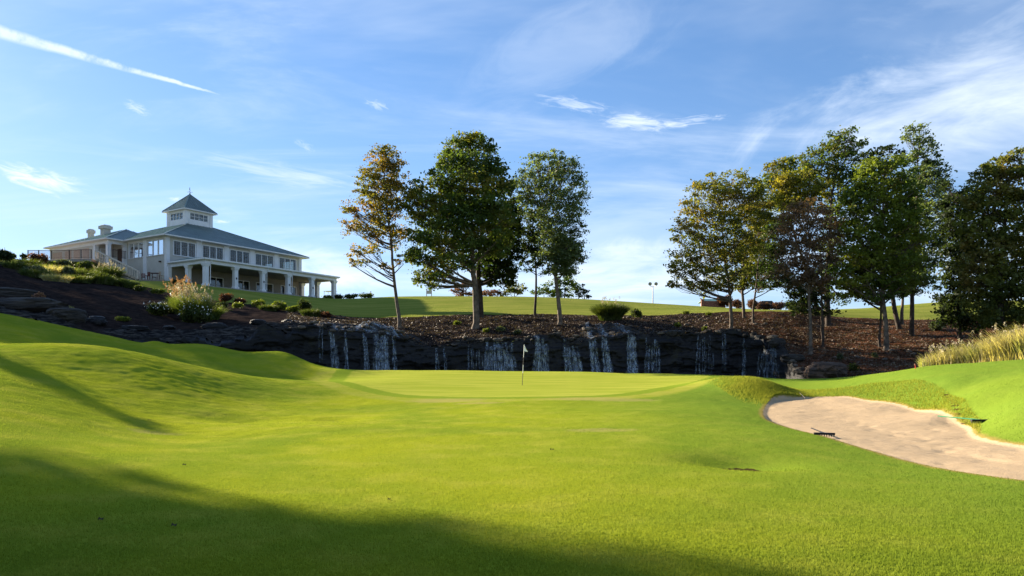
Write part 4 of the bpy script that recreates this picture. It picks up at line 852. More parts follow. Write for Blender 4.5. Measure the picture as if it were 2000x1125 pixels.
def leaves_mesh(name, C, L_, mat, parent, seed=0, up=.35, droop=0.0):
    """one bent leaf (two triangles, rhombus) per centre in C"""
    r = np.random.default_rng(seed); n = len(C)
    nrm = r.normal(size=(n, 3)); nrm[:, 2] = np.abs(nrm[:, 2])+up; nrm /= np.linalg.norm(nrm, axis=1)[:, None]
    t = r.normal(size=(n, 3)); t -= nrm*(t*nrm).sum(1)[:, None]; t /= np.linalg.norm(t, axis=1)[:, None]; b = np.cross(nrm, t)
    s = (L_*r.lognormal(-.05, .3, n))[:, None]; V = np.empty((n, 4, 3)); fold = nrm*s*.12
    V[:, 0] = C-t*s*.5; V[:, 1] = C+b*s*.33+fold; V[:, 2] = C+t*s*.5-np.array([0, 0, 1])*s*droop; V[:, 3] = C-b*s*.33+fold
    return np_mesh(name, V.reshape(-1, 3), np.arange(n*4).reshape(-1, 4), mat, parent)
TREES = []
def tree(kind, label, px, Y, path, blobs, leaf, bark='bark', tr=.2, L_=.30, cover=2.6, seed=1, dY=0.0, group=None, rad=1.0, world_base=None, inset=.15):
    """path: trunk points in photo pixels; blobs: px, py, rx, ry (photo pixels at the tree's distance), optional cover"""
    rnd = np.random.default_rng(seed); L_ *= .74; cover *= .74; base = world_base or ground(px, Y); o = empty(kind, base, 0, label=label, cat='tree', group=group); b0 = np.array(base)
    q = lambda x, y: np.array(P(x, y, Y))-b0
    sc = Y/F; pts = [np.array([0, 0, -inset])]+[q(x, y)+np.array([0, rnd.normal()*.12, 0]) for x, y in path]
    dense = []; 
    for a, b in zip(pts[:-1], pts[1:]):
        for k in range(5): dense.append(a+(b-a)*k/5)
    dense.append(pts[-1]); tp = np.array(dense); H = tp[-1][2]; wob = (fbm(np.stack([tp[:, 2]*.35, tp[:, 2]*0+seed, tp[:, 2]*0], -1), 2, seed)-.5)*.35; tp[1:, 0] += wob[1:]-wob[1]*0; tp[:, 1] += wob*.6
    trad = tr*np.clip(1-tp[:, 2]/H*.85, .1, 1); trad[0] *= 1.35; 
    wood = MB(); wood.tube(tp, list(trad), 8)
    cx = np.array([q(b[0], b[1])[0] for b in blobs]); cz = np.array([q(b[0], b[1])[2] for b in blobs])
    C = []; twigs = 0
    for i, bl in enumerate(blobs):
        c = q(bl[0], bl[1]); rx, rz = bl[2]*sc*rad, bl[3]*sc*rad; cv = bl[4] if len(bl) > 4 else cover
        near = np.abs(cz-c[2]) < rz*1.6; tx = np.interp(c[2], tp[:, 2], tp[:, 0]); W = max(rx, np.max(np.abs(cx[near]-tx)+np.array([b[2]*sc for b in blobs])[near]*.6))
        ext = max(rx, .8*math.sqrt(max(0, W*W-(c[0]-tx)**2))); 
        n = int(cv*math.pi*rx*rz/(.33*L_*L_*.5)); ncl = max(4, int(n/34)); d = rnd.normal(size=(ncl, 3)); d /= np.linalg.norm(d, axis=1)[:, None]
        cc = c+d*(rnd.random((ncl, 1))**.45)*np.array([rx, ext, rz])*.92; lf = np.repeat(cc, 34, 0); cr = np.repeat(rnd.uniform(.16, .46, (ncl, 1))*(.55+.22*min(rx, 2.2)), 34, 0)
        C.append(lf+rnd.normal(size=lf.shape)*cr*np.array([1, 1, .5]))
        # limb from the trunk to the clump
        hx = math.hypot(c[0]-tx, 0); za = min(max(.27*H, c[2]-.38*hx-.2*rz-.3), H*.96, max(c[2]+.3, .27*H))
        f = lambda z: np.array([np.interp(z, tp[:, 2], tp[:, k]) for k in (0, 1)]+[z])
        for m_ in range(2 if ext > rx*1.4 else 1):
            e = c+np.array([0, (rnd.uniform(-.8, .8) if m_ == 0 else rnd.choice([-1, 1])*.7)*ext*.7, -.1*rz]); a = f(za-rnd.uniform(0, .5)); mid = (a+e)/2+np.array([0, 0, -.10*np.linalg.norm(e-a)])+rnd.normal(size=3)*.15
            r0 = min(.42*np.interp(a[2], tp[:, 2], trad), .09)+.012; tt = np.linspace(0, 1, 6)[:, None]; cur = (1-tt)**2*a+2*tt*(1-tt)*mid+tt**2*e; wood.tube(cur, list(np.linspace(r0, .02, 6)), 5)
            for j in rnd.choice(ncl, min(ncl, 9), replace=False):
                s0 = cur[rnd.integers(2, 6)]; e2 = cc[j]; m2 = (s0+e2)/2+rnd.normal(size=3)*.12; wood.tube([s0, m2, e2], [.018, .014, .006], 3)
    wood.build('trunk', M[bark], o, True); leaves_mesh('crown', np.vstack(C), L_, M[leaf], o, seed)
    TREES.append(o); return o
def z6(*l): return [(640+a/2.678, 240+b/2.678, *r) for a, b, *r in l]
def z7(*l): return [(1290+a/2.297, 230+b/2.297, *r) for a, b, *r in l]
def z8(*l): return [(1560+a/2.343, 260+b/2.343, *r) for a, b, *r in l]
gl = 'trees left of centre above the cliff'; gr_ = 'trees of the right-hand grove'
tree('autumn_tree', 'slim tree with orange turning leaves, nearest the clubhouse', 780, 66, z6((362, 900), (345, 680), (315, 540), (305, 380), (290, 200)),
     z6((300, 165, 30, 24), (262, 215, 26, 20), (340, 225, 22, 24), (215, 290, 28, 24), (300, 300, 32, 28), (370, 290, 18, 24), (185, 350, 20, 16), (260, 370, 32, 24), (345, 370, 26, 26), (225, 430, 26, 18), (300, 440, 30, 22), (370, 450, 20, 22), (110, 440, 18, 14), (140, 480, 22, 12), (105, 540, 15, 14, 1.2), (180, 550, 24, 13, 1.3), (245, 500, 28, 20),
        (320, 530, 26, 20), (250, 590, 26, 16, 1.2), (375, 560, 14, 18, 1.4), (150, 670, 26, 13, 1.1), (230, 680, 24, 11, 1.1), (190, 730, 26, 11, .5), (340, 620, 24, 18, .8), (120, 730, 12, 16, .5), (300, 760, 18, 10, .3), (385, 720, 14, 16, .4)), 'autumn', 'bark', .17, .27, 1.7, 3, group=gl)
tree('oak_tree', 'largest dense dark oak, front one of the twin trunks', 928, 65.5, z6((770, 900), (765, 780), (755, 560), (745, 380), (735, 200)),
     z6((740, 95, 28, 14), (670, 130, 28, 22), (790, 115, 30, 20), (850, 140, 14, 18), (605, 195, 20, 18), (660, 215, 30, 24), (750, 220, 40, 30), (850, 215, 26, 22), (890, 255, 20, 22), (560, 300, 14, 12), (620, 320, 34, 28), (720, 320, 45, 30), (820, 320, 42, 30), (910, 320, 22, 22), (480, 345, 22, 14), (430, 380, 14, 18), (500, 400, 26, 20),
        (580, 420, 36, 28), (690, 430, 48, 32), (800, 430, 46, 32), (890, 430, 32, 28), (440, 450, 16, 18), (500, 490, 30, 22), (600, 520, 42, 28), (710, 540, 50, 32), (820, 540, 46, 32), (920, 520, 30, 28), (460, 590, 26, 18), (540, 610, 36, 24), (640, 640, 46, 28), (760, 650, 48, 30), (880, 640, 38, 28), (440, 680, 16, 20), (500, 710, 32, 18),
        (590, 720, 36, 20), (690, 730, 36, 18, 2), (520, 790, 26, 14), (590, 810, 28, 14), (490, 830, 14, 12), (540, 855, 18, 8, 1.6)), 'oak', 'bark', .30, .32, 2.9, 5, group=gl)
tree('oak_tree', 'dark oak just behind and right of the largest oak, its trunk the rear twin', 938, 71.5, z6((800, 900), (790, 780), (800, 600), (830, 420), (840, 300)),
     z6((940, 335, 20, 16), (955, 430, 22, 22), (960, 520, 24, 24), (900, 590, 34, 26), (970, 610, 22, 22), (850, 680, 38, 26), (930, 690, 30, 26), (990, 690, 14, 18), (830, 760, 34, 20), (900, 770, 36, 24), (960, 780, 16, 18), (930, 830, 22, 14), (860, 820, 22, 12, 1.6), (990, 560, 14, 16), (985, 480, 14, 18)), 'oakd', 'barkdark', .30, .34, 3.0, 6, group=gl)
tree('slender_tree', 'thin sparse tree between the oaks and the pale leaved tree', 1046, 73, z6((1088, 900), (1085, 760), (1078, 640), (1075, 520)),
     z6((1080, 500, 18, 18, 1.6), (1040, 560, 16, 20, 1.6), (1100, 580, 22, 20, 1.6), (1040, 640, 18, 18, 1.6), (1090, 680, 24, 16, 1.5), (1030, 720, 14, 14, 1.3), (1110, 720, 22, 14, 1.3), (1060, 610, 22, 20, 1.5), (1050, 760, 16, 8, .6)), 'oakd', 'barkdark', .14, .28, 1.6, 8, group=gl)
tree('pale_leaved_tree', 'airy tree with pale grey green leaves and leaning trunk, right end of the left-hand trees', 1093, 66.5, z6((1203, 940), (1190, 800), (1182, 650), (1160, 520), (1140, 400)),
     z6((1160, 170, 16, 10, 1.0), (1220, 185, 18, 14), (1100, 205, 22, 16), (1290, 215, 14, 18), (1060, 240, 22, 18), (1150, 240, 30, 22), (1240, 250, 30, 24), (1020, 290, 16, 16), (1090, 320, 30, 22), (1190, 320, 34, 26), (1290, 320, 26, 22), (1010, 360, 16, 16), (1060, 390, 26, 20), (1150, 400, 34, 26), (1250, 400, 34, 26), (1330, 380, 14, 20),
        (1040, 450, 20, 18), (1110, 470, 30, 24), (1210, 480, 34, 26), (1300, 470, 24, 24), (1130, 550, 28, 20), (1220, 560, 32, 24), (1310, 560, 18, 20), (1180, 620, 30, 22, 2.6), (1260, 640, 28, 22, 2.8), (1310, 640, 10, 16), (1150, 690, 24, 18, 2.2), (1220, 700, 30, 22, 3), (1290, 700, 20, 20, 2.8), (1170, 770, 22, 14, 2), (1250, 765, 24, 16, 2.8)), 'silver', 'bark', .21, .25, 1.55, 9, group=gl)
# right grove
tree('olive_tree_broad', 'broad open tree with olive yellow leaves, leftmost of the right-hand grove', 1427, 62, z7((312, 850), (305, 700), (290, 560), (270, 420)),
     z7((220, 300, 30, 18), (300, 290, 28, 18), (380, 285, 28, 18), (165, 330, 18, 18), (250, 370, 38, 26), (350, 360, 38, 26), (430, 350, 24, 22), (120, 400, 22, 18), (200, 440, 38, 26), (300, 450, 42, 28), (400, 440, 38, 28), (90, 480, 20, 20), (150, 520, 32, 24), (250, 540, 42, 26), (350, 540, 42, 28), (80, 540, 15, 15), (110, 600, 26, 20), (200, 620, 38, 22), (300, 620, 42, 26), (400, 600, 32, 26),
        (80, 660, 20, 14), (60, 690, 14, 11), (140, 690, 30, 18), (230, 700, 36, 18), (330, 690, 34, 22), (70, 745, 15, 11), (130, 755, 24, 13), (210, 760, 30, 13), (290, 750, 26, 16)), 'olive', 'bark', .17, .26, 1.8, 11, group=gr_)
tree('olive_tree', 'olive tree behind the leftmost one of the grove, with a straight pale trunk', 1454, 71, z7((376, 850), (370, 740), (380, 600), (400, 450)),
     z7((430, 330, 20, 16), (460, 400, 24, 24), (410, 420, 24, 24), (480, 480, 26, 26), (430, 520, 30, 26), (400, 600, 28, 26), (490, 580, 28, 26), (440, 660, 32, 24), (380, 700, 26, 20), (500, 680, 26, 22), (350, 750, 18, 12), (430, 740, 28, 14)), 'olive', 'bark', .16, .30, 2.6, 12, group=gr_)
tree('slender_tree', 'slender tree with thin dark trunk, third trunk from the left of the grove', 1472, 66, z7((420, 850), (422, 740), (440, 640), (470, 540)),
     z7((500, 520, 22, 22), (470, 600, 24, 22), (530, 600, 20, 24), (480, 690, 28, 20), (540, 690, 22, 20), (450, 750, 20, 10), (520, 745, 24, 14)), 'oakd', 'bark', .11, .28, 2.4, 13, group=gr_)
tree('tall_tree', 'tall green tree with a thick dark trunk rising behind the brown tree', 1617, 70, z7((750, 850), (745, 700), (755, 500), (760, 350), (800, 200)),
     z7((840, 75, 14, 10), (790, 95, 22, 14), (880, 105, 14, 14), (750, 130, 20, 18), (830, 130, 24, 20), (680, 165, 20, 18), (770, 190, 28, 24), (860, 190, 24, 20), (640, 200, 16, 20), (700, 230, 26, 24), (800, 260, 30, 24), (880, 270, 22, 22), (740, 310, 30, 26), (820, 340, 30, 26), (770, 410, 32, 28), (800, 490, 32, 28), (760, 570, 30, 28), (800, 640, 28, 26), (760, 700, 30, 22), (820, 740, 24, 22), (770, 790, 24, 16), (820, 810, 18, 12, 1.4)), 'oak', 'barkdark', .30, .32, 1.9, 14, group=gr_)
tree('tall_tree', 'mid green tree showing its rounded top left of the tallest crown', 1590, 76, z7((700, 850), (640, 650), (560, 400), (540, 300)),
     z7((490, 235, 18, 14), (540, 225, 22, 16), (590, 210, 18, 16), (490, 290, 20, 22), (560, 290, 28, 24), (620, 270, 22, 22), (510, 370, 24, 26), (580, 380, 28, 26), (540, 460, 26, 26)), 'oak', 'barkdark', .2, .32, 2.4, 15, group=gr_)
tree('yellow_green_tree', 'small crown of yellow green leaves above the brown tree', 1607, 57.5, z7((728, 900), (726, 700), (660, 480), (610, 360)),
     z7((530, 275, 16, 14), (590, 270, 26, 16), (650, 275, 26, 16), (710, 300, 20, 16), (540, 320, 20, 20), (610, 320, 32, 20), (690, 340, 26, 20), (570, 370, 28, 20), (640, 380, 30, 20)), 'yel', 'barkdark', .10, .26, 2.4, 16, group=gr_)
tree('brown_tree', 'tree with dry brown leaves, its light trunk flared at the base', 1583, 54.5, z7((678, 920), (672, 780), (660, 620), (650, 480)),
     z7((650, 395, 24, 16, 1.3), (590, 420, 20, 16, 1.3), (720, 420, 26, 16, 1.4), (560, 470, 20, 20), (630, 470, 34, 24), (710, 480, 32, 24), (780, 490, 16, 20, 1.3), (560, 550, 26, 24), (640, 560, 36, 26), (730, 560, 32, 26), (580, 640, 34, 24), (660, 650, 36, 26), (740, 650, 24, 26), (560, 700, 24, 20), (640, 730, 36, 24), (720, 730, 26, 24)), 'brown', 'bark', .15, .24, 1.75, 17, group=gr_)
tree('dark_tree', 'low dark crown hanging below the brown tree', 1609, 60, z7((722, 950), (725, 850)),
     z7((600, 790, 24, 16), (650, 830, 28, 18), (700, 820, 28, 20), (620, 870, 18, 10), (740, 860, 18, 14), (580, 740, 22, 18), (670, 880, 16, 8), (640, 760, 30, 20), (720, 760, 22, 20)), 'darkleaf', 'barkdark', .09, .28, 2.2, 18, group=gr_)
tree('maple_tree', 'large bright green conical tree in the middle of the grove, trunk light at the base', 1730, 54.5, z7((1008, 920), (1000, 780), (995, 560), (1000, 380), (1010, 240)),
     z7((1000, 190, 26, 11), (940, 215, 22, 16), (1050, 205, 26, 15), (1000, 240, 32, 20), (900, 280, 24, 22), (1080, 260, 22, 22), (960, 300, 34, 26), (1050, 310, 34, 26), (870, 350, 22, 24), (1110, 340, 20, 26), (920, 380, 34, 28), (1010, 390, 38, 28), (1100, 410, 30, 28), (860, 430, 20, 22), (920, 470, 34, 26), (1010, 480, 40, 28), (1110, 480, 32, 28), (850, 520, 20, 22), (900, 560, 34, 26), (1000, 570, 42, 28),
        (1100, 570, 38, 28), (1170, 540, 16, 24), (850, 620, 26, 20), (930, 650, 38, 24), (1030, 660, 42, 26), (1120, 650, 32, 24), (830, 690, 26, 16), (900, 730, 32, 18), (1000, 740, 34, 20), (1090, 730, 32, 20), (820, 745, 22, 12), (880, 790, 24, 12), (950, 800, 24, 12), (1030, 795, 22, 12)), 'maple', 'bark', .20, .28, 2.7, 19, group=gr_)
tree('silver_tree', 'tallest feathery grey green tree top behind the bright green tree', 1782, 62, z7((1130, 900), (1135, 750), (1150, 500), (1160, 300), (1150, 150)),
     z7((1130, 50, 14, 10, 1.3), (1175, 60, 13, 12, 1.3), (1110, 100, 12, 14, 1.3), (1160, 110, 22, 18, 1.3), (1210, 125, 10, 14, 1.3), (1140, 170, 22, 20, 1.4), (1200, 180, 18, 18, 1.4), (1240, 210, 14, 14, 1.4), (1150, 240, 24, 22, 1.6), (1220, 250, 24, 20, 1.6), (1170, 310, 28, 24), (1240, 300, 20, 20), (1290, 300, 10, 18), (1200, 380, 32, 26), (1270, 370, 18, 24),
        (1180, 460, 30, 26), (1250, 460, 24, 28), (1200, 550, 32, 28), (1260, 560, 14, 24, 1.2), (1180, 640, 30, 26), (1235, 650, 18, 22, 1.6), (1170, 720, 30, 20), (1130, 770, 24, 14), (1210, 740, 18, 14)), 'silver', 'barkdark', .20, .27, 2.0, 20, group=gr_)
tree('dark_tree', 'dark tree behind the bright green tree with slightly leaning trunk', 1757, 66, z7((1050, 850), (1040, 760), (1060, 560), (1080, 400), (1000, 160)),
     z7((960, 160, 24, 11, 1.2), (1030, 150, 20, 12, 1.2), (1090, 180, 18, 16, 1.4), (920, 180, 20, 16, 1.3), (1130, 300, 22, 26), (1140, 400, 24, 28), (1080, 500, 30, 28), (1120, 600, 32, 28), (1050, 650, 34, 26), (1100, 720, 30, 22), (1030, 760, 26, 14), (1080, 780, 24, 12)), 'darkleaf', 'barkdark', .22, .32, 2.6, 21, group=gr_)
tree('dark_tree', 'dark tree with a pale straight trunk right behind the leaning one', 1762, 71, z7((1080, 880), (1082, 800), (1090, 650)),
     z7((1080, 620, 30, 26), (1120, 690, 30, 22), (1060, 720, 26, 18), (1100, 770, 24, 12)), 'darkleaf', 'bark', .18, .32, 2.4, 22, group=gr_)
tree('dark_tree', 'thin dark trunk close to the left of the bright green tree', 1719, 56.5, z7((986, 900), (984, 780), (960, 640)),
     z7((930, 620, 26, 24), (890, 690, 26, 20), (960, 700, 28, 20), (860, 780, 20, 10), (930, 770, 26, 12)), 'darkleaf', 'barkdark', .11, .28, 2.4, 23, group=gr_)
tree('dark_tree', 'deep green tree left of the bronze crown at the right edge', 1880, 56, z8((740, 900), (735, 760), (740, 560), (770, 400)),
     z8((690, 240, 14, 14, 1.6), (740, 290, 22, 20), (800, 290, 18, 22), (680, 340, 18, 24), (740, 370, 30, 26), (690, 430, 18, 26, 2), (750, 470, 32, 28), (700, 540, 24, 26), (760, 580, 34, 28), (690, 640, 28, 26), (760, 680, 32, 28), (680, 730, 30, 22), (750, 770, 32, 22), (670, 800, 20, 16), (730, 840, 30, 20), (690, 860, 20, 14), (800, 870, 30, 24)), 'darkleaf', 'barkdark', .2, .30, 2.8, 24, group=gr_)
tree('bronze_tree', 'large bronze green tree filling the right edge of the view', 1955, 51, z8((930, 900), (925, 700), (930, 500), (940, 300), (950, 180)),
     z8((930, 120, 20, 14), (985, 110, 26, 16), (840, 180, 26, 13), (900, 190, 26, 20), (980, 190, 36, 26), (1060, 150, 26, 24), (840, 250, 32, 24), (930, 280, 42, 28), (1030, 280, 42, 28), (800, 320, 26, 22), (860, 350, 38, 26), (950, 380, 44, 30), (1050, 390, 40, 30), (810, 420, 34, 22), (900, 450, 44, 28), (1000, 480, 46, 30), (800, 510, 30, 22), (870, 540, 42, 28), (970, 570, 46, 30), (1060, 560, 36, 30),
        (800, 600, 34, 24), (880, 640, 42, 28), (980, 660, 46, 28), (1070, 660, 34, 30), (810, 690, 34, 24), (890, 730, 42, 26), (990, 750, 46, 26), (830, 780, 34, 22), (910, 820, 40, 22), (1000, 830, 42, 22), (850, 860, 32, 18), (940, 880, 34, 16)), 'rmaple', 'barkdark', .26, .29, 2.7, 25, group=gr_)
tree('bronze_tree', 'second bronze green tree cut by the right edge of the view', 2075, 50, [(2070, 600), (2070, 480), (2060, 360)],
     [(2060, 310, 45, 30), (2100, 350, 50, 35), (2040, 380, 40, 34), (2090, 430, 55, 38), (2050, 480, 40, 34), (2100, 530, 55, 38), (2040, 580, 38, 30), (2100, 610, 50, 34)], 'rmaple', 'barkdark', .26, .32, 2.4, 26)
# distant trees along the ridge
def far_tree(label, px, Yd, blobs, leaf, seed, tr=.14): tree('ridge_tree', label, px, Yd, [(px, blobs[0][1]+6), (px+1, blobs[0][1])], blobs, leaf, 'barkdark', tr, .42, 2.0, seed, group='distant trees on the ridge', inset=.5)
far_tree('plum red small tree on the ridge left of the twin oak trunks', 905, 126, [(905, 560, 14, 12), (890, 566, 11, 10), (918, 572, 12, 9), (903, 575, 14, 7)], 'purple', 31)
far_tree('plum red bushy tree on the ridge right of the twin oak trunks', 958, 128, [(958, 570, 20, 10), (975, 572, 14, 9), (942, 574, 12, 8)], 'purple', 32)
far_tree('olive tree on the ridge between the oak and the thin tree', 1005, 127, [(1005, 563, 18, 12), (990, 571, 12, 9), (1018, 570, 14, 10)], 'olive', 33)
far_tree('dark small tree on the ridge right behind the thin tree', 1062, 130, [(1062, 566, 18, 12), (1045, 572, 12, 8), (1075, 574, 12, 8)], 'oak', 34)
far_tree('tallest rounded tree on the ridge behind the leaning trunk', 1102, 127, [(1102, 548, 20, 16), (1085, 560, 16, 14), (1120, 560, 16, 14), (1100, 572, 24, 10)], 'oak', 35)
far_tree('dark conifer-like small tree at the right end of the ridge trees', 1142, 125, [(1140, 566, 10, 10), (1132, 573, 12, 8), (1148, 575, 12, 7)], 'darkleaf', 36)
# trees left of view shade the foreground; bushy row added to shade far slope
for i, (p_, q_, lo, ab_, rr, nb, lb) in enumerate(((.4, 45, 6.3, 18.5, 4.2, 26, 'broad shade tree standing to the left of the view'), (3.3, 53, 9.6, 19, 3.0, 20, 'tall high crowned shade tree behind the broad one left of the view'), (8.5, 60, 4.5, 13.3, 1.35, 12, 'slim young tree farther left of the view'),
        *[(p2, q2, 1.2, (q2-44)/3.08+3.2, 3.4+.2*k_, 15, 'added bushy shade tree '+w_+' up the hillside left of the view') for k_, (p2, q2, w_) in enumerate(((13.5, 88, 'lowest'), (17, 96, 'second'), (20.5, 106, 'third'), (24, 118, 'fourth'), (28, 132, 'highest')))])):
    x, y, hh = .625*p_-.78*q_, .78*p_+.625*q_, -ab_
    px = x/y*F+1000; b = ground(px, y, y < 50); hh = hh if hh > 0 else max(3.5, -hh-b.z); Pz = lambda z, dx=0: ((x+dx)/y*F+1000, HY+(EYE-b.z-z)/y*F)
    bl = []; rr_ = random.Random(i+50)
    for k in range(nb): a = rr_.uniform(0, 6.28); q_ = rr_.uniform(.1, .72)*rr; hz = lo+(hh-lo)*(k+.5)/nb; bl.append((*Pz(hz, math.cos(a)*q_), rr*.40/y*F, rr*.32/y*F))
    tree('shade_tree', lb, px, y, [Pz(lo*.8), Pz(hh-1)], bl, 'oak', 'bark', .1+.02*hh, .42, 3.0, 60+i, world_base=b)

# ------------------------------------------------------------------ shrubs
def shrub(kind, label, px, py, Y, w, h, mat, seed, L_=.16, cover=2.6, group='shrubs on the hillside', up=.4):
    """px, py: middle of the base in the photo; w, h in photo pixels"""
    r = np.random.default_rng(seed); sc = Y/F; b = ground(px, Y); rx, H = w/2*sc, h*sc; o = empty(kind, b, 0, label=label, cat='shrub', group=group); C = []; m = MB(); nl = 7
    for k in range(nl):
        a = r.uniform(0, 6.28); q_ = r.uniform(.15, .62)*rx; c = np.array([math.cos(a)*q_, math.sin(a)*q_*.8, H*r.uniform(.35, .68)]); s = np.array([rx*.48, rx*.45, H*.36])*r.uniform(.75, 1.1)
        n = int(cover*math.pi*s[0]*s[2]/(.165*L_*L_)); d = r.normal(size=(n, 3)); d /= np.linalg.norm(d, axis=1)[:, None]; C.append(c+d*(r.random((n, 1))**.4)*s+r.normal(size=(n, 3))*L_*.5)
        m.tube([(0, 0, -.1), c*np.array([.4, .4, .5]), c], [.02, .014, .006], 4)
    C = np.vstack(C); C[:, 2] = np.maximum(C[:, 2], .02); leaves_mesh('foliage', C, L_, M[mat], o, seed, up); m.build('stem', M['barkdark'], o); return o
for i, a in enumerate((
    ('dark evergreen shrub cut by the left edge of the view', 2, 515, 84, 46, 27, 'darkleaf'), ('tiny dark round shrub on the skyline at the far left', 27, 503, 93, 14, 9, 'darkleaf'), ('dark shrub right under the left end of the terrace railing', 48, 507, 92, 14, 12, 'darkleaf'),
    ('red tinged shrub below the left end of the railing', 72, 521, 88, 42, 26, 'bushr'), ('low yellow green shrub right of the red tinged one', 100, 522, 88, 26, 12, 'bushy'), ('grey green shrub under the middle of the terrace', 128, 517, 89, 34, 15, 'bushg'),
    ('rounded olive shrub below the corner of the railing', 163, 524, 87, 46, 26, 'bush'), ('grey brushy shrub on the mulch left of the lawn strip', 76, 548, 76, 56, 22, 'bushg'), ('tawny shrub at the edge of the lawn strip', 133, 545, 80, 40, 24, 'bushg'),
    ('dark low shrub under the lime lawn patch', 190, 556, 78, 46, 20, 'bush'), ('dark shrub below the foot of the stair', 238, 556, 80, 36, 14, 'bush'), ('low green mound shrub left of the plume grass', 272, 578, 76, 30, 11, 'bush'), ('small lime mound shrub nearer the plume grass', 308, 580, 78, 28, 11, 'bushy'),
    ('dark shrub dotted with white flowers left of the plume grass', 310, 614, 63, 56, 26, 'bush'), ('low dark shrub at the foot of the plume grass', 385, 625, 61, 66, 30, 'bush'), ('dark shrub beside the corner column of the arcade', 343, 551, 92, 20, 9, 'darkleaf'),
    ('dark red shrub largest right of the plume grass', 440, 590, 81, 34, 17, 'bushr'), ('dark red low shrub beside the largest red one', 468, 597, 80, 28, 13, 'bushr'), ('small yellow green tuft under the red shrubs', 463, 611, 74, 24, 11, 'bushy'), ('dark green spreading shrub right of the plume grass', 432, 613, 71, 26, 14, 'darkleaf'),
    ('round lime shrub first on the lawn edge', 503, 607, 79, 30, 15, 'bushy'), ('wide lime shrub in the middle of the lawn edge', 546, 613, 77, 40, 18, 'bushy'), ('round dark shrub at the right end of the lime shrubs', 592, 618, 75, 34, 27, 'bush'), ('low lime shrub left of the round dark shrub', 572, 616, 75, 26, 12, 'bushy'),
    ('low dark red ground shrub above the water shelf', 637, 626, 72, 30, 10, 'bushr'), ('leafy shrub right of the big grass clump above the cliff', 1244, 617, 71, 28, 18, 'bush'),
    ('yellow shrub beside the last column of the arcade', 640, 586, 112, 18, 9, 'bushy'), ('dark brow shrub beneath the bollard', 716, 582, 111, 36, 8, 'bush'), ('olive brow shrub left of the bollard', 686, 584, 110, 32, 9, 'bush'), ('dark brow shrub behind the last column of the arcade', 662, 582, 113, 24, 10, 'darkleaf'),
    ('reddish round shrub at the left end of the hedge', 1413, 601, 111, 36, 26, 'bushr'), ('rounded plum hedge bush next to the reddish shrub', 1443, 603, 112, 32, 20, 'purple'), ('second plum hedge bush left of the white car', 1468, 604, 112, 30, 20, 'purple'), ('third hedge bush above the white car', 1492, 602, 113, 30, 18, 'purple'),
    ('hedge bush right of the white car', 1517, 606, 112, 32, 19, 'purple'), ('last hedge bush running behind the grove', 1545, 607, 112, 34, 20, 'bush'), ('dark shrub at the edge of the lawn under the grove', 1568, 620, 76, 36, 28, 'darkleaf'),
    ('tawny weeds at the far right lawn edge beyond the grove', 1832, 640, 64, 40, 22, 'bushg'), ('small green shrub on the mulch left of the bright green tree', 1668, 713, 49, 20, 14, 'bush'))):
    shrub('shrub', *a, seed=100+i, L_=.14 if a[3] < 85 else .18)
for i, (lb, px, Y, w, h, mt) in enumerate((
    ('pinkish red tuft on the ledge at the left', 74, 53.5, 30, 22, 'heath'), ('pale spiky plant between the red tuft and the dark boulder', 122, 53.5, 36, 20, 'bushg'), ('low pale green mat in front of the red tuft', 98, 52.2, 84, 12, 'bushg'), ('lime tuft alone among the dark rocks', 236, 56.5, 34, 10, 'bushy'),
    ('small yellowish tuft under the front oak trunk', 950, 64.3, 16, 7, 'bushy'), ('tuft of dry grass right of the oak trunks', 978, 64.5, 22, 9, 'bushg'), ('small dry tuft farther right of the oak trunks', 1012, 63, 20, 8, 'bushg'), ('green weed on the mulch left of the oak trunks', 892, 68, 18, 7, 'bushy'),
    ('small green weed on the mulch under the light mast', 1322, 66, 14, 7, 'bushy'), ('green weed at the lawn edge right of the light mast', 1383, 73, 14, 6, 'bushy'), ('yellow weed at the lawn edge left of the other', 1340, 74, 16, 6, 'bushy'), ('lime weed near the rim left of the broad olive tree', 1376, 63, 12, 8, 'bushy'),
    ('dry weed on the mulch below the light trunk', 1640, 52, 10, 14, 'bushg'), ('dry weed beside the bright green tree trunk', 1708, 52.5, 12, 10, 'bushg'))): shrub('tuft', lb, px, 0, Y, w, h, mt, 200+i, .10, 3, 'small tufts and weeds')
def blades(name, base, n, H, R_, mat, parent, seed, w=.012, arch=.6, lean0=.15):
    """arching ribbons from a clump"""
    r = np.random.default_rng(seed); m = 6; a = r.uniform(0, 2*np.pi, n); q_ = np.sqrt(r.random(n))*R_; L0 = H*r.uniform(.6, 1.05, n); out = lean0+arch*r.random(n)**1.2
    t = np.linspace(0, 1, m)[None]; bx = base[0]+np.cos(a)*q_; by = base[1]+np.sin(a)*q_; a2 = a+r.normal(0, .5, n)
    hz = (L0*out)[:, None]*t**1.7; z = base[2]+L0[:, None]*(t*(1-.32*out[:, None]*t**1.5)); X = bx[:, None]+np.cos(a2)[:, None]*hz; Y = by[:, None]+np.sin(a2)[:, None]*hz
    p = r.uniform(0, np.pi, n); ww = (w*(1-t**2)+.002); dx = np.cos(p)[:, None]*ww; dy = np.sin(p)[:, None]*ww
    V = np.stack([np.stack([X-dx, Y-dy, z], -1), np.stack([X+dx, Y+dy, z], -1)], 2).reshape(-1, 3)
    k = np.arange(n)[:, None]*m*2+np.arange(m-1)[None]*2; Fc = np.stack([k, k+1, k+3, k+2], -1).reshape(-1, 4)
    return np_mesh(name, V, Fc, mat, parent), np.stack([X[:, -1], Y[:, -1], z[:, -1]], -1)
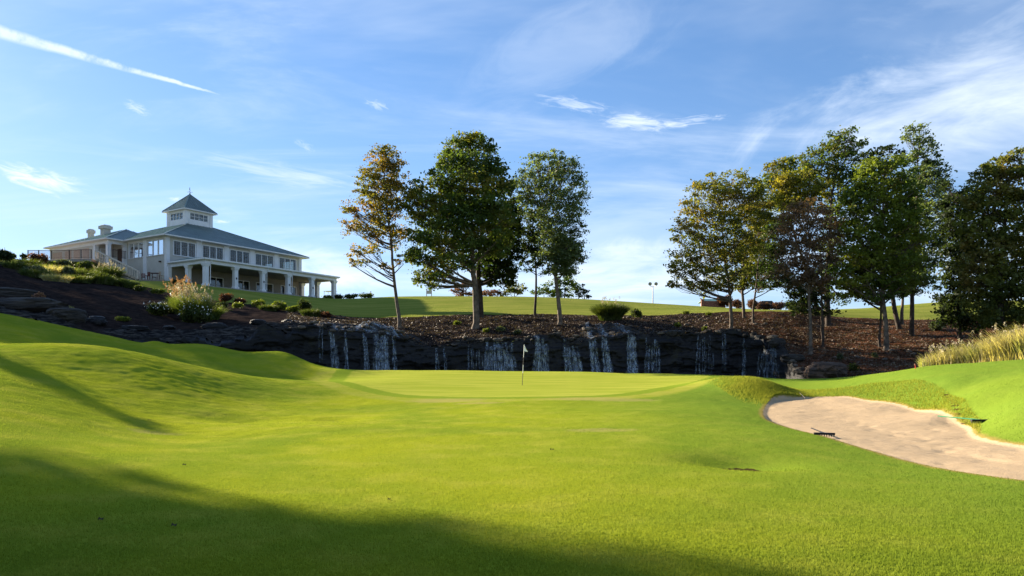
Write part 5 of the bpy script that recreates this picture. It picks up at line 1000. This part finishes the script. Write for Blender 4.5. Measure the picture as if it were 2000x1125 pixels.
def plumes(name, tips, H, mat, parent, seed, L_=.07):
    r = np.random.default_rng(seed); C = []
    for t in tips: n = 26; s = r.random(n)[:, None]; d = r.normal(size=3)*.25; d[2] = 1; C.append(t+s*H*d+r.normal(size=(n, 3))*np.array([1, 1, .4])*.045*(1-np.abs(s-.4)))
    return leaves_mesh(name, np.vstack(C), L_, mat, parent, seed, 0)
b = ground(376, 62.5); o = empty('plume_grass', b, 0, label='tall ornamental grass with feathery cream plumes in front of the clubhouse', cat='ornamental grass')
blades('blades', (0, 0, -.1), 2600, 2.5, .75, M['blade'], o, 1, .02, .75, .12); _, tp_ = blades('stalks', (0, 0, -.1), 95, 3.0, .8, M['straw'], o, 2, .008, .42, .05); plumes('plumes', tp_, .42, M['straw'], o, 3, .10)
b = ground(352, 66); o = empty('plume_grass', b, 0, label='pink tinged feathery grass left of the tall plume grass', cat='ornamental grass'); blades('blades', (0, 0, -.1), 700, 1.9, .5, M['blade'], o, 4, .02, .5, .1); _, tp_ = blades('stalks', (0, 0, -.1), 60, 3.0, .5, M['heath'], o, 5, .008, .4, .05); plumes('plumes', tp_, .5, M['heath'], o, 6, .10)
b = ground(213, 83.5); o = empty('grass_clump', b, 0, label='big loose yellow green grass clump in front of the stair', cat='ornamental grass'); blades('blades', (0, 0, -.1), 1700, 1.8, 1.0, M['bush'], o, 7, .022, .7, .12); _, tp_ = blades('stalks', (0, 0, 0), 40, 1.9, 1.0, M['straw'], o, 8, .008, .5, .1); plumes('plumes', tp_, .3, M['straw'], o, 9, .09)
b = ground(1192, 69); o = empty('grass_clump', b, 0, label='large rounded dark green grass clump on the mulch above the cliff', cat='ornamental grass'); blades('blades', (0, 0, -.1), 5200, 1.75, 1.0, M['bush'], o, 10, .03, .75, .15); _, tp_ = blades('stalks', (0, 0, 0), 40, 2.0, .7, M['straw'], o, 11, .006, .3, .05); plumes('plumes', tp_, .2, M['straw'], o, 12, .06)
rw = random.Random(21)
for i, (px, Y, hgt, rad, mt, lb) in enumerate(((58, 84, 1.3, .8, 'bush', 'wild green clump under the left of the railing'), (88, 82, 1.2, .9, 'blade', 'tawny grass clump below the low yellow shrub'), (112, 80, 1.4, .9, 'reed', 'dry grass clump between the tawny shrub and the railing'), (143, 83, 1.3, .9, 'blade', 'grass clump left of the rounded olive shrub'),
        (176, 81, 1.5, 1.0, 'bush', 'dark wild clump right of the rounded olive shrub'), (200, 78, 1.2, 1.0, 'bush', 'dark wild clump in front of the big loose clump'), (236, 80, .9, .8, 'blade', 'light grass clump between the big loose clump and the stair foot'), (252, 80, .9, .9, 'bush', 'low wild clump at the end of the lawn tip'), (152, 76, 1.0, 1.2, 'bush', 'low dark clump on the mulch under the rounded olive shrub'),
        (70, 74, 1.1, 1.2, 'bush', 'low dark clump on the mulch at the left'), (110, 73, .9, 1.1, 'reed', 'thin dry clump on the mulch at the left'), (30, 78, 1.0, 1.0, 'bush', 'low wild clump beneath the evergreen at the left edge'), (322, 66, 1.0, .9, 'bush', 'green clump behind the white flowered shrub'), (408, 64, 1.5, .8, 'blade', 'loose grass clump leaning out right of the plume grass'), (525, 75.5, .8, .8, 'bush', 'dark clump between the lime shrubs'), (610, 73, .9, .9, 'bush', 'dark clump at the foot of the round dark shrub'))):
    b = ground(px, Y); o = empty('wild_clump', b, 0, label=lb, cat='plant', group='wild clumps on the left bank'); blades('blades', (0, 0, -.1), 1100, hgt, rad, M[mt], o, 300+i, .022, .8, .2)
    _, tp_ = blades('stalks', (0, 0, -.05), 26, hgt*1.15, rad, M['straw'], o, 330+i, .007, .5, .1)
fl_ = ground(310, 62.2); r = np.random.default_rng(3); C = np.array([P(px, py, 61.8) for px, py in zip(r.uniform(284, 335, 60), r.uniform(588, 604, 60))]+[P(px, py, 60.6) for px, py in zip(r.uniform(345, 412, 80), r.uniform(580, 618, 80))]); C -= np.array(fl_); C[:, 1] += r.normal(0, .5, len(C)); o = leaves_mesh('flowers', C, .12, M['petal'], None, 4, 0); o.location = fl_; tag(o, 'scattered small white flowers among the shrubs by the plume grass', 'flowers', kind='stuff')
# reeds at the right edge
r = np.random.default_rng(8); n = 20000; pxs = 1795+np.sqrt(r.random(n))*330*1.0; pxs = np.where(r.random(n) < .35, 1797+r.random(n)*300, pxs); Yr = np.interp(pxs, [1795, 1900, 2000, 2130], [35.6, 33.6, 31.6, 31])+r.random(n)**1.1*3.2; X = (pxs-1000)/F*Yr
gz = near_z(X, Yr); Hh = np.interp(pxs, [1795, 1830, 1900, 2000, 2130], [.6, .95, 1.45, 1.75, 1.9])*r.uniform(.6, 1.1, n); m_ = 5; t = np.linspace(0, 1, m_)[None]; a = r.uniform(0, 6.28, n); ln = Hh*r.uniform(.1, .75, n)
x = X[:, None]+np.cos(a)[:, None]*ln[:, None]*t**1.6; y = Yr[:, None]+np.sin(a)[:, None]*ln[:, None]*t**1.6*.7; z = gz[:, None]-.05+Hh[:, None]*t*(1-.15*t); p = r.uniform(0, 3.14, n); ww = .009*(1-t**2)+.002; dx, dy = np.cos(p)[:, None]*ww, np.sin(p)[:, None]*ww
V = np.stack([np.stack([x-dx, y-dy, z], -1), np.stack([x+dx, y+dy, z], -1)], 2).reshape(-1, 3); k = np.arange(n)[:, None]*m_*2+np.arange(m_-1)[None]*2
o = np_mesh('reeds', V, np.stack([k, k+1, k+3, k+2], -1).reshape(-1, 4), M['reed']); tag(o, 'bed of dry straw coloured reeds along the crest at the right edge', 'reeds', kind='stuff')
idx = r.choice(n, 420, replace=False); tips = np.stack([x[idx, -1], y[idx, -1], z[idx, -1]], -1)[Hh[idx] > .8]
o = plumes('reed_plumes', tips, .22, M['straw'], None, 9, .06); tag(o, 'feathery plumes standing over the reed bed', 'reeds', kind='stuff')
# bark chips and twigs over the mulch
r = np.random.default_rng(12); n = 85000; px = r.uniform(560, 1900, n); Y = lipY(px)+.3+r.random(n)**1.1*33; X = (px-1000)/F*Y; ok = (Y < np.interp(px, [q[0] for q in YB], [q[1] for q in YB])-.5); X, Y = X[ok], Y[ok]; C = np.stack([X, Y, up_z(X, Y)+.015], -1)
M['chip'] = leaf_mat('bark_chips', (.045, .03, .022), (.10, .068, .048), (.20, .15, .10), 1.5, .1); tag(leaves_mesh('bark_chips', C, .13, M['chip'], None, 5, .9), 'bark chips and fallen leaves strewn over the mulch under the trees', 'mulch', kind='stuff')
# ------------------------------------------------------------------ turf blades
def turf(name, X, Y, hgt, wid, mat, label, seed, lean=.6):
    r = np.random.default_rng(seed); n = len(X); z = near_z(X, Y)-.004; a = r.uniform(0, 6.28, n); h = hgt*r.uniform(.5, 1.2, n); l = h*lean*r.random(n); p = a+1.57+r.normal(0, .4, n); w = wid*r.uniform(.6, 1.3, n)
    V = np.empty((n, 3, 3)); V[:, 0] = np.stack([X-np.cos(p)*w, Y-np.sin(p)*w, z], -1); V[:, 1] = np.stack([X+np.cos(p)*w, Y+np.sin(p)*w, z], -1); V[:, 2] = np.stack([X+np.cos(a)*l, Y+np.sin(a)*l, z+h], -1)
    tag(np_mesh(name, V.reshape(-1, 3), np.arange(n*3).reshape(-1, 3), mat), label, 'grass', kind='stuff')
def turf_mat(lush=True, nm='turf_blades'):
    m, g = new_mat(nm); co = g.n('ShaderNodeTexCoord').outputs['Object']; big = g.noise(co, .13, 4, .55, .6); mid = g.noise(co, .9, 4, .6)
    c = g.mix(g.ss(big, .35, .65), (.18, .24, .022), (.28, .31, .020)); c = g.mix(g.m('MULTIPLY', g.ss(mid, .42, .72), .5), c, (.36, .35, .05)); c = g.mix(g.m('MULTIPLY', g.ss(g.noise(g.scale(co, (1, .6, 1)), .38, 5, .65, .4), .52, .7), .45), c, (.13, .205, .016)); lx = g.n('ShaderNodeSeparateXYZ'); g.l(co, lx.inputs[0]); lu = g.m('MULTIPLY', g.ss(g.m('ADD', lx.outputs[0], g.m('MULTIPLY', big, 8.0)), 4.0, 13.0), .75); c = g.mix(lu, c, (.13, .22, .03)) if lush else g.mix(.5, c, (.36, .36, .05)); c = g.mix(g.m('MULTIPLY', g.ss(g.noise(co, 60 if lush else 9, 2), .5, .7), .5), c, (.13, .19, .015))
    p = g.n('ShaderNodeBsdfDiffuse'); g.l(c, p.inputs[0]); t = g.n('ShaderNodeBsdfTranslucent'); g.l(c, t.inputs[0]); mx = g.n('ShaderNodeMixShader'); mx.inputs[0].default_value = .45; g.l(p.outputs[0], mx.inputs[1]); g.l(t.outputs[0], mx.inputs[2]); out = g.n('ShaderNodeOutputMaterial'); g.l(mx.outputs[0], out.inputs[0]); return m
M['turf'] = turf_mat(); M['rough'] = turf_mat(False, 'rough_grass_blades'); r = np.random.default_rng(5); n = 420000
Yt = 1/(1/4.2-(1/4.2-1/24)*r.random(n)); px = r.uniform(-160, 2160, n); X = (px-1000)/F*Yt; ok = psdf(X, Yt, BUNK) < -.05
for dx, dy, rr, h in DRAIN[:1]: ok &= np.hypot(X-dx, Yt-dy) > .42
X, Yt = X[ok], Yt[ok]; turf('mown_grass', X, Yt, .028, .0045, M['turf'], 'mown grass blades of the fairway in the foreground', 6)
# rough, longer grass on the bunker bank, its mound and the rim
n = 75000; px = r.uniform(1480, 1915, n); Yt = r.uniform(18, 37, n); X = (px-1000)/F*Yt; s = psdf(X, Yt, BUNK); bank = (s < -.02) & (Yt > np.interp(px, [1480, 1690, 1790, 1880, 1915], [30, 29, 25, 20.5, 18])-.3) & (Yt < np.interp(px, [1480, 1700, 1790, 1850, 1915], [36, 32.5, 29.5, 25.5, 20]))
X1, Y1 = X[bank], Yt[bank]; mx, my = MOUNDS[0][:2]; X2 = mx+r.normal(0, 1.0, 20000)+.2; Y2 = my+r.normal(0, 1.5, 20000)-.9; ok = (psdf(X2, Y2, BUNK) < -.02) & (np.abs(X2-mx) < 1.8); turf('rough_grass', X1, Y1, .085, .009, M['rough'], 'longer rough grass on the bank behind the bunker', 7, .9); turf('shaggy_grass', X2[ok], Y2[ok], .12, .010, M['rough'], 'shaggy unmown grass on the small mound at the left end of the bunker', 8, 1.0)
